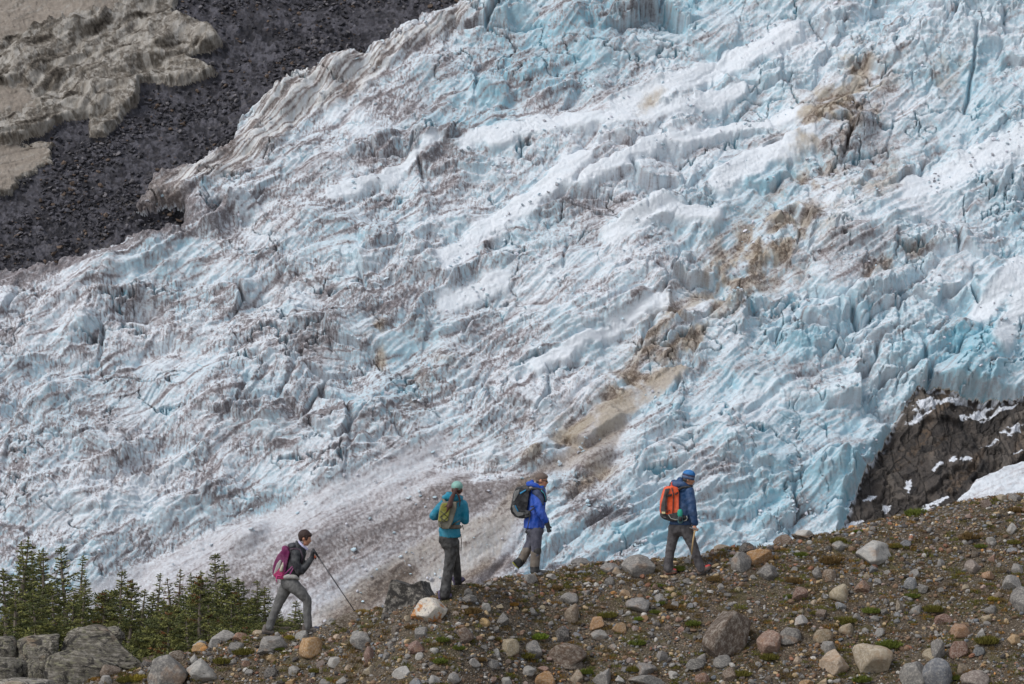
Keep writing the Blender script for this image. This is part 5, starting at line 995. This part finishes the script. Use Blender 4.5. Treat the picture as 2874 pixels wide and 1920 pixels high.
solid('hood', [limb([p(345, 300, -.02), p(400, 285, -.10), p(460, 305, -.12), p(525, 315, -.03)], [.045, .055, .05, .036]), ell(p(385, 265, -.04), (.045, .05, .045)), limb([p(400, 260, .04), p(470, 285, -.07), p(530, 300, .04)], [.035, .036, .030])], TE, jk, .009, 3, .004, 20, 4)
TB = mt('black_rain_trousers', (40, 38, 38), rough=.5, spec=.3)
solid('trousers', [ell(p(395, 800), (.145, .13, .12)), loft([(p(385, 720)[0], 0, p(0, 720)[2], .155, .125), (p(385, 780)[0], 0, p(0, 780)[2], .155, .13), (p(405, 860)[0], 0, p(0, 860)[2], .115, .12)]), limb([p(395, 800, -.02), p(415, 900, -.02), p(398, 1040, -.03), p(370, 1200, -.03), p(345, 1365, -.04)], [.115, .098, .082, .082, .092], 16), limb([p(435, 800, .05), p(445, 900, .07), p(470, 1040, .12), p(480, 1150, .17), p(487, 1240, .21)], [.105, .088, .068, .066, .064], 16)], TB, A2.root, .012, 3, .009, 11, 19)
PS = mt('purple_shoe', (84, 74, 104)); shoe(A2, 'shoe', (285, 1422), (430, 1385), -.04, PS, slm); shoe(A2, 'shoe', (460, 1285), (570, 1215), .21, PS, slm)
cp = solid('cap', [ell(c2+[.002, -.005, .045], (.092, .104, .082)), ell(c2+[.03, .12, .03], (.07, .06, .012))], mt('mint_cap', (132, 178, 168)), A2.root, .007, 3, .0015, 30)
solid('cap_band', [limb([c2+[-.05, -.088, -.0], c2+[0, -.102, -.012], c2+[.05, -.088, -.0]], [.008, .009, .008], 8)], mt('mint_cap_dark', (74, 124, 112)), cp, .005, 1)
HB = hair_mat((74, 48, 42))
solid('hair', [ell(c2+[0, -.02, -.015], (.086, .088, .065)), limb([c2+[-.01, -.10, .0], p(455, 240, -.15), p(425, 300, -.22), p(400, 380, -.385), p(372, 445, -.385)], [.024, .028, .036, .034, .008]), limb([p(420, 320, -.24), p(375, 375, -.385), p(342, 395, -.385)], [.022, .012, .004]), limb([p(470, 235, -.13), p(500, 270, -.15), p(518, 330, -.15), p(508, 400, -.15)], [.016, .014, .012, .004]), limb([p(425, 330, -.26), p(430, 375, -.36), p(425, 400, -.36)], [.02, .012, .004])], HB, A2.root, .007, 2, .004, 50, 3)
bp = A2.thing('backpack', 'slim olive and grey backpack with bungee cords worn by the hiker in teal', 'backpack', 'backpacks worn by the hikers')
GR = mt('grey_olive_nylon', (118, 114, 100)); OL = mt('olive_yellow_nylon', (140, 138, 62))
bb = solid('bag_body', [ext([q(320, 345), q(400, 335), q(478, 340), q(480, 400), q(460, 470), q(435, 560), q(395, 630), q(335, 635), q(282, 605), q(275, 540), q(290, 440), q(302, 380)], -.31, -.10)], GR, bp, .010, 5, .004, 16, 4)
solid('front_panel', [ext([q(330, 350), q(402, 345), q(408, 420), q(385, 540), q(330, 555), q(280, 540), q(292, 440), q(308, 385)], -.335, -.27)], OL, bb, .009, 4, .003, 20)
for a_, b_ in [((300, 430), (385, 500)), ((385, 430), (300, 500)), ((300, 500), (375, 555)), ((385, 500), (300, 570)), ((320, 490), (318, 625))]: strap(A2, 'bungee_cord', [p(*a_, -.335), p((a_[0]+b_[0])/2, (a_[1]+b_[1])/2, -.345), p(*b_, -.335)], .005, mt('dark_cord', (56, 54, 46)), bb)
solid('hip_belt', [limb([p(405, 615, -.13), p(460, 615, -.145), p(515, 620, -.06)], [.034, .036, .03])], mt('taupe_belt', (112, 102, 90)), bp, .008, 3)
strap(A2, 'belt_strap', [p(440, 590, -.15), p(480, 565, -.15), p(515, 550, -.10)], .010, GR, bp); strap(A2, 'belt_strap', [p(522, 700, -.05), p(530, 760, -.04), p(525, 890, -.03)], .005, mt('dark_cord', (56, 54, 46)), bp); strap(A2, 'belt_strap', [p(540, 600, -.03), p(552, 650, -.02)], .007, mt('dark_cord', (56, 54, 46)), bp)
solid('shoulder_strap', [limb([p(350, 345, -.12), p(330, 320, -.04), p(320, 330, .06)], [.022, .022, .02])], GR, bp, .008, 2); solid('shoulder_strap', [limb([p(470, 345, -.12), p(505, 325, -.04), p(515, 335, .06)], [.022, .022, .02])], GR, bp, .008, 2)

# ---------- hiker 3: bright blue jacket, black backpack ----------
A3 = Per(1400, 1300, 4.61, 45.1, 1613, 'hiker with glasses, bright blue jacket and dark gloves, third from the left', 1510)
p = A3.p; q = A3.q; r_ = .125
hp, T = head_prims(A3, 558, 222, r_, tilt=.16)
wn = p(628, 790, -.20)
body = solid('body', hp+[limb([p(540, 310), p(520, 350), p(500, 430)], [.06, .065, .10]), limb([p(495, 420), p(470, 620), p(460, 820)], [.11, .11, .10]), limb([p(505, 410, -.17), p(555, 640, -.22), wn], [.05, .04, .03]), limb([p(520, 410, .17), p(540, 600, .22), p(565, 700, .2)], [.05, .04, .03]),
     limb([p(470, 860, -.06), p(485, 1110, -.07), p(470, 1370, -.07)], [.075, .05, .045]), limb([p(450, 870, .08), p(375, 1110, .09), p(280, 1290, .09)], [.075, .05, .045])], SKIN, A3.root, .010, 3)
eyes(A3, T, r_, body)
solid('hair', [ell(T(-.14, 0, .34), (.82*r_, .69*r_, .68*r_)), ell(T(.40, 0, .62), (.34*r_, .46*r_, .22*r_), .3), ell(T(-.50, 0, -.08), (.34*r_, .54*r_, .40*r_))], hair_mat((104, 90, 82)), A3.root, .007, 3, .003, 44)
solid('glasses', [limb([T(.66, -.12, .02), T(.70, -.30, -.02), T(.62, -.44, .0)], [.011, .014, .010], 6), limb([T(.62, -.44, .03), T(-.08, -.68, .02)], [.007, .007], 6), limb([T(.66, .12, .02), T(.70, .30, -.02), T(.62, .44, .0), T(-.08, .68, .02)], [.011, .014, .010, .007], 6)], DARK, A3.root, .005, 0)
BL = mt('royal_blue_shell', (22, 78, 182), rough=.6); NV = mt('navy_yoke', (48, 60, 92), rough=.65)
jk = solid('jacket', [loft([(p(455, 838)[0], 0, p(0, 838)[2], .178, .165), (p(455, 760)[0], 0, p(0, 760)[2], .172, .165), (p(475, 620)[0], 0, p(0, 620)[2], .158, .16), (p(490, 480)[0], 0, p(0, 480)[2], .155, .175), (p(500, 390)[0], 0, p(0, 390)[2], .145, .19), (p(515, 335)[0], 0, p(0, 335)[2], .11, .14), (p(535, 290)[0], 0, p(0, 290)[2], .075, .08)]),
     limb([p(500, 420, -.18), p(510, 520, -.22), p(545, 630, -.24), p(605, 735, -.21)], [.082, .078, .068, .056]), limb([p(520, 410, .17), p(540, 600, .22), p(565, 700, .2)], [.078, .07, .055])], BL, A3.root, .011, 3, .007, 12, 25)
solid('navy_yoke', [limb([p(470, 360, -.15), p(500, 385, -.215), p(545, 440, -.245), p(570, 520, -.262)], [.06, .066, .046, .020]), limb([p(545, 350, -.10), p(585, 400, -.12), p(600, 480, -.12)], [.05, .04, .03])], NV, jk, .009, 3, .003, 16)
solid('hood', [limb([p(385, 270, 0), p(425, 265, -.09), p(500, 300, -.10), p(590, 370, -.06)], [.045, .045, .04, .026]), limb([p(385, 270, 0), p(425, 265, .09), p(500, 300, .10), p(590, 370, .06)], [.045, .045, .04, .026]), ell(p(430, 245, 0), (.035, .07, .04))], BL, jk, .009, 3, .004, 20)
solid('hood_lining', [limb([p(460, 250, -.085), p(500, 290, -.10), p(535, 310, -.09)], [.016, .018, .014])], mt('pale_lining', (178, 184, 200)), jk, .006, 2)
solid('neck_scarf', [limb([p(548, 300, -.05), p(575, 320, -.05), p(597, 338, -.02)], [.030, .028, .016]), limb([p(548, 300, .05), p(575, 320, .05), p(597, 338, .02)], [.030, .028, .016])], mt('green_scarf', (92, 112, 66)), A3.root, .007, 2)
solid('sleeve_logo', [ell(p(563, 448, -.262), (.008, .004, .012))], mt('white_mark', (220, 226, 236)), jk, .004, 0); solid('chest_clip', [ell(p(605, 492, -.10), (.016, .02, .013))], mt('orange_clip', (224, 84, 36)), jk, .005, 1)
T3 = mt('slate_trousers', (82, 82, 96), rough=.85); T3b = mt('taupe_gaiter', (112, 102, 92)); BK3 = mt('black_boot', (40, 40, 42))
tr3 = solid('trousers', [loft([(p(462, 840)[0], 0, p(0, 835)[2], .15, .15), (p(465, 880)[0], 0, p(0, 880)[2], .155, .155), (p(470, 940)[0], 0, p(0, 940)[2], .12, .14)]), limb([p(478, 870, -.06), p(480, 1000, -.07), p(482, 1110, -.07), p(472, 1220, -.07), p(470, 1320, -.07)], [.118, .098, .080, .075, .072], 16), limb([p(445, 880, .09), p(420, 1010, .09), p(368, 1120, .09), p(310, 1220, .09)], [.11, .09, .075, .072], 16)], T3, A3.root, .012, 3, .007, 11, 29)
solid('lower_leg_panel', [limb([p(475, 1160, -.07), p(470, 1240, -.07), p(462, 1325, -.07)], [.083, .082, .078], 16)], T3b, tr3, .010, 2, .005, 16); solid('knee_patch', [limb([p(490, 1115, -.08), p(488, 1140, -.08)], [.080, .080], 14)], mt('black_patch', (48, 46, 46)), tr3, .010, 2, .004, 16)
solid('lower_leg_panel', [limb([p(378, 1110, .09), p(330, 1190, .09), p(300, 1250, .09)], [.082, .080, .076], 16)], T3b, tr3, .010, 2, .005, 16)
g3 = solid('gaiter', [limb([p(462, 1340, -.07), p(470, 1400, -.07)], [.078, .082], 14)], BK3, A3.root, .009, 2, .004, 18); g4 = solid('gaiter', [limb([p(300, 1250, .09), p(262, 1310, .09)], [.076, .066], 14)], BK3, A3.root, .009, 2, .004, 18)
shoe(A3, 'shoe', (425, 1440), (640, 1432), -.07, BK3, slm); shoe(A3, 'shoe', (180, 1285), (262, 1372), .09, BK3, mt('yellow_sole', (150, 148, 58)))
gl = solid('glove', hand_prims(p(633, 790, -.21), (.12, 0, -1), (.25, .5, -.8), 1, .105)+[limb([p(616, 735, -.21), p(636, 815, -.21)], [.040, .040])], mt('dark_grey_glove', (54, 56, 60)), A3.root, .006, 2)
solid('glove', hand_prims(p(570, 730, .2), (.2, 0, -.9), (.3, -.5, -.5), -1, .10)+[limb([p(565, 700, .2), p(572, 760, .2)], [.04, .04])], mt('dark_grey_glove', (54, 56, 60)), A3.root, .007, 2)
bp = A3.thing('backpack', 'black backpack with grey and blue stripes worn by the hiker in bright blue', 'backpack', 'backpacks worn by the hikers')
BKN = mt('black_nylon', (46, 46, 48)); GRS = mt('grey_stripe', (124, 124, 122)); BLS = mt('sky_blue_stripe', (44, 140, 186))
bb = solid('bag_body', [ext([q(230, 320), q(290, 300), q(385, 292), q(400, 350), q(380, 470), q(365, 600), q(395, 690), q(300, 712), q(215, 690), q(165, 640), q(148, 590), q(170, 500), q(190, 390)], -.155, .155)], BKN, bp, .011, 5, .006, 16, 6)
solid('grey_stripe', [ext([q(205, 355), q(268, 330), q(262, 380), q(205, 480), q(185, 490)], -.168, -.12)], GRS, bb, .008, 3); solid('grey_stripe', [ext([q(172, 545), q(200, 535), q(245, 625), q(330, 635), q(320, 665), q(245, 685), q(185, 620)], -.168, -.12)], GRS, bb, .008, 3)
solid('blue_stripe', [ext([q(270, 375), q(355, 330), q(352, 350), q(275, 400)], -.172, -.12)], BLS, bb, .007, 2); solid('blue_stripe', [ext([q(202, 540), q(218, 540), q(255, 615), q(245, 622)], -.175, -.12)], BLS, bb, .006, 2)
solid('grey_lid', [ext([q(300, 305), q(388, 300), q(396, 330), q(380, 345), q(300, 325)], -.162, .15)], mt('dark_grey_nylon', (84, 82, 80)), bb, .009, 4); solid('side_pocket', [ext([q(335, 600), q(410, 610), q(412, 680), q(340, 700)], -.19, -.12)], BKN, bb, .008, 3)
solid('shoulder_strap', [limb([p(385, 350, -.15), p(430, 320, -.20), p(520, 325, -.20), p(590, 400, -.19), p(598, 480, -.16)], [.020, .022, .022, .018, .014])], BKN, bp, .008, 2); strap(A3, 'teal_piping', [p(545, 340, -.225), p(585, 385, -.215), p(605, 440, -.19), p(600, 480, -.18)], .006, mt('teal_piping', (48, 152, 168)), bp)
strap(A3, 'compression_strap', [p(395, 615, -.2), p(430, 590, -.21), p(460, 565, -.20)], .011, BKN, bp); strap(A3, 'compression_strap', [p(410, 555, -.19), p(455, 545, -.2)], .009, BKN, bp); strap(A3, 'hanging_strap', [p(400, 690, -.18), p(380, 780, -.19), p(370, 850, -.18)], .008, BKN, bp)
solid('hip_belt', [limb([p(330, 650, -.15), p(400, 640, -.20), p(330, 650, .15)], [.03, .026, .03])], BKN, bp, .009, 2); solid('strap_buckle', [ell(p(355, 880, -.15), (.020, .02, .03)), ell(p(372, 905, -.15), (.018, .02, .022))], BKN, bp, .006, 1)

# ---------- hiker 4: dark blue jacket, orange backpack, ice axe ----------
A4 = Per(1800, 1300, 4.612, 44.7, 1609, 'hiker in a dark blue jacket and striped blue beanie carrying an ice axe', 1925)
p = A4.p; q = A4.q; r_ = .122
hp, T = head_prims(A4, 612, 205, r_, tilt=.22)
wn = p(682, 790, -.17)
body = solid('body', hp+[limb([p(590, 290), p(575, 320), p(550, 420)], [.06, .065, .10]), limb([p(545, 420), p(530, 600), p(510, 780)], [.11, .11, .10]), limb([p(620, 370, -.15), p(652, 600, -.19), wn], [.05, .042, .03]), limb([p(560, 390, .17), p(600, 600, .22), p(660, 740, .2)], [.05, .042, .03]),
     limb([p(480, 830, .06), p(400, 1060, .08), p(355, 1370, .08)], [.075, .05, .045]), limb([p(550, 830, -.06), p(665, 1080, -.07), p(770, 1370, -.07)], [.075, .05, .045])]+hand_prims(wn, (.0, 0, -1), (.9, -.2, -.1), -1, .085)+hand_prims(p(660, 740, .2), (.3, 0, -1), (.4, -.6, -.3), 1, .09), SKIN, A4.root, .009, 2)
eyes(A4, T, r_, body)
solid('hair', [ell(T(-.40, 0, -.02), (.46*r_, .66*r_, .46*r_))], hair_mat((110, 104, 100)), A4.root, .007, 2, .004, 44)
solid('collar', [limb([p(560, 260, -.05), p(600, 290, -.085), p(650, 295, -.05)], [.020, .026, .022]), limb([p(560, 260, .05), p(600, 290, .085), p(650, 295, .05)], [.020, .026, .022])], mt('dark_collar', (40, 42, 50)), A4.root, .007, 2)
bn = solid('beanie', [ell(T(-.10, 0, .62), (.86*r_, .76*r_, .64*r_), .12)], mt('bright_blue_knit', (22, 110, 178)), A4.root, .007, 3, .0015, 40)
for z_, m_, w_ in [(.52, mt('navy_knit', (44, 62, 98)), .030), (.34, mt('rust_knit', (128, 92, 96)), .014), (.24, mt('steel_knit', (76, 104, 140)), .030), (.06, mt('navy_knit', (44, 62, 98)), .024)]:
    V, F, F3 = loft([(0, 0, -w_/2, .60*r_*1.02, .5*r_), (0, 0, -w_/2+.001, .86*r_*1.02, .76*r_), (0, 0, w_/2-.001, .86*r_*1.03, .76*r_), (0, 0, w_/2, .6*r_, .5*r_)]); c_ = np.array(T(-.10, 0, z_)); a__ = .22; V = np.stack([V[:, 0]*math.cos(a__)+V[:, 2]*math.sin(a__), V[:, 1], -V[:, 0]*math.sin(a__)+V[:, 2]*math.cos(a__)], -1)+c_
    a = Acc(); a.add(V, F4=F, F3=F3); new_ob('knit_stripe', a.mesh('knit_stripe', [m_]), bn)
DB = mt('dark_blue_shell', (30, 68, 112), rough=.65)
jk = solid('jacket', [loft([(p(520, 795)[0], 0, p(0, 795)[2], .205, .165), (p(528, 720)[0], 0, p(0, 720)[2], .195, .165), (p(545, 600)[0], 0, p(0, 600)[2], .165, .16), (p(560, 480)[0], 0, p(0, 480)[2], .165, .175), (p(570, 390)[0], 0, p(0, 380)[2], .155, .19), (p(580, 325)[0], 0, p(0, 325)[2], .12, .15), (p(585, 285)[0], 0, p(0, 285)[2], .075, .085)]),
     limb([p(610, 370, -.14), p(635, 480, -.18), p(650, 600, -.20), p(685, 765, -.17)], [.085, .080, .072, .056]), limb([p(560, 390, .17), p(600, 600, .22), p(650, 720, .2)], [.08, .07, .055])], DB, A4.root, .011, 3, .007, 12, 35)
solid('hood', [limb([p(420, 250, 0), p(450, 270, -.10), p(540, 275, -.12), p(600, 300, -.09)], [.05, .06, .05, .03]), limb([p(420, 250, 0), p(450, 270, .10), p(540, 275, .12), p(600, 300, .09)], [.05, .06, .05, .03]), ell(p(500, 225, -.02), (.055, .10, .06))], DB, jk, .009, 3, .004, 20, 2)
T4 = mt('charcoal_trousers', (76, 72, 74), rough=.85)
solid('trousers', [ell(p(505, 850), (.165, .15, .12)), loft([(p(510, 790)[0], 0, p(0, 785)[2], .175, .15), (p(505, 830)[0], 0, p(0, 830)[2], .18, .155), (p(500, 890)[0], 0, p(0, 890)[2], .14, .14)]), limb([p(440, 850, .07), p(415, 960, .08), p(390, 1080, .08), p(362, 1220, .08), p(352, 1365, .08)], [.115, .096, .080, .076, .082], 16), limb([p(570, 850, -.06), p(620, 960, -.07), p(670, 1080, -.07), p(720, 1220, -.07), p(765, 1360, -.07)], [.115, .094, .078, .072, .076], 16)], T4, A4.root, .012, 3, .008, 11, 39)
RS = mt('tan_boot', (112, 92, 80)); RT = mt('red_toe', (196, 74, 72)); shoe(A4, 'shoe', (300, 1442), (462, 1418), .08, RS, mt('rust_sole', (126, 74, 50)), RT); shoe(A4, 'shoe', (742, 1445), (905, 1342), -.07, RS, slm, RT)
ax = A4.thing('ice_axe', 'ice axe with pale wooden shaft hanging from the hand of the hiker in dark blue', 'ice axe')
WD = mt('pale_wood', (182, 152, 108)); STL = mt('axe_steel', (112, 108, 104), rough=.35, spec=.6)
ay = -.205
V, F, F3 = tube(np.array([p(684, 850, ay), p(660, 980, ay), p(636, 1180, ay)]), [.014, .013, .013], 8); V[:, 1] = ay+(V[:, 1]-ay)*.7; a = Acc(); a.add(V, F4=F, F3=F3); new_ob('shaft', a.mesh('shaft', [WD]), ax)
solid('axe_head', [ext([q(668, 828), q(700, 834), q(742, 858), q(700, 850), q(668, 848)], ay-.008, ay+.008), ext([q(668, 828), q(672, 848), q(635, 838), q(612, 832), q(616, 815)], ay-.022, ay+.022)], STL, ax, .005, 1)
V, F, F3 = tube(np.array([p(637, 1170, ay), p(628, 1230, ay), p(619, 1300, ay)]), [.015, .011, .004], 8); a = Acc(); a.add(V, F4=F, F3=F3); new_ob('spike', a.mesh('spike', [STL]), ax)
bp = A4.thing('backpack', 'bright orange and black backpack with a green mug worn by the hiker in dark blue', 'backpack', 'backpacks worn by the hikers')
OR = mt('orange_nylon', (236, 92, 46), rough=.7)
bb = solid('bag_body', [ext([q(330, 305), q(395, 290), q(468, 310), q(480, 400), q(478, 620), q(460, 715), q(400, 742), q(320, 715), q(262, 690), q(242, 620), q(245, 500), q(275, 380), q(300, 320)], -.19, .14)], OR, bp, .011, 5, .004, 16, 7)
solid('black_base', [ext([q(335, 655), q(470, 622), q(525, 640), q(520, 710), q(460, 738), q(385, 748), q(300, 722), q(255, 700), q(240, 640), q(300, 640)], -.205, .13)], BKN, bb, .010, 4, .004, 18)
solid('dark_panel', [ext([q(300, 325), q(355, 318), q(325, 400), q(310, 500), q(312, 640), q(262, 665), q(243, 600), q(250, 520), q(275, 430)], -.206, -.12)], mt('charcoal_panel', (72, 66, 64)), bb, .009, 4)
strap(A4, 'black_piping', [p(385, 310, -.20), p(408, 400, -.206), p(402, 520, -.206), p(398, 640, -.206)], .008, BKN, bb); strap(A4, 'black_piping', [p(355, 320, -.2), p(330, 400, -.207), p(318, 520, -.207), p(325, 640, -.207)], .008, BKN, bb)
for a_, b_ in [((322, 430), (386, 405)), ((425, 400), (468, 380)), ((335, 610), (362, 600)), ((322, 415), (386, 392)), ((425, 386), (468, 366))]: strap(A4, 'daisy_chain', [p(*a_, -.208), p(*b_, -.208)], .007, BKN, bb)
for k in range(4): strap(A4, 'daisy_loop', [p(330+k*17, 398-k*4, -.209), p(326+k*17, 430-k*4, -.209)], .006, BKN, bb)
solid('haul_loop', [limb([p(395, 300, -.04), p(388, 255, -.05), p(410, 240, -.05), p(425, 300, -.04)], [.014, .013, .013, .014])], OR, bp, .006, 2); solid('haul_loop', [limb([p(365, 300, -.02), p(375, 258, -.02), p(395, 245, -.02)], [.010, .010, .010])], BKN, bp, .006, 2)
solid('logo_patch', [ext([q(255, 617), q(300, 620), q(302, 648), q(258, 645)], -.216, -.19)], mt('cream_patch', (216, 202, 150)), bb, .005, 1); solid('logo_patch', [ext([q(275, 680), q(312, 686), q(312, 702), q(278, 696)], -.216, -.19)], mt('grey_patch', (110, 108, 108)), bb, .005, 1)
solid('mug_lid', [limb([p(490, 618, -.22), p(490, 655, -.22)], [.046, .044], 16)], mt('green_mug', (52, 168, 144), rough=.4), bp, .006, 1); solid('mug', [limb([p(494, 692, -.22), p(494, 740, -.22)], [.040, .044], 16)], mt('teal_glass', (78, 120, 126), rough=.3, spec=.5), bp, .006, 1); solid('mug_band', [limb([p(492, 704, -.245), p(492, 722, -.245)], [.036, .036], 16)], BKN, bp, .006, 1)
strap(A4, 'grey_cord', [p(340, 655, -.21), p(372, 705, -.215), p(430, 722, -.22), p(470, 720, -.22)], .006, mt('grey_cord', (168, 168, 160)), bb); strap(A4, 'grey_cord', [p(535, 740, -.2), p(570, 728, -.21), p(583, 700, -.21), p(575, 672, -.2)], .008, mt('grey_cord', (168, 168, 160)), bb)
solid('shoulder_strap', [limb([p(475, 345, -.16), p(510, 310, -.20), p(580, 300, -.18), p(632, 305, -.13)], [.026, .024, .020, .014])], BKN, bp, .008, 2); solid('hip_belt', [limb([p(500, 690, -.17), p(545, 690, -.20), p(590, 720, -.18)], [.038, .036, .024])], BKN, bp, .009, 2)
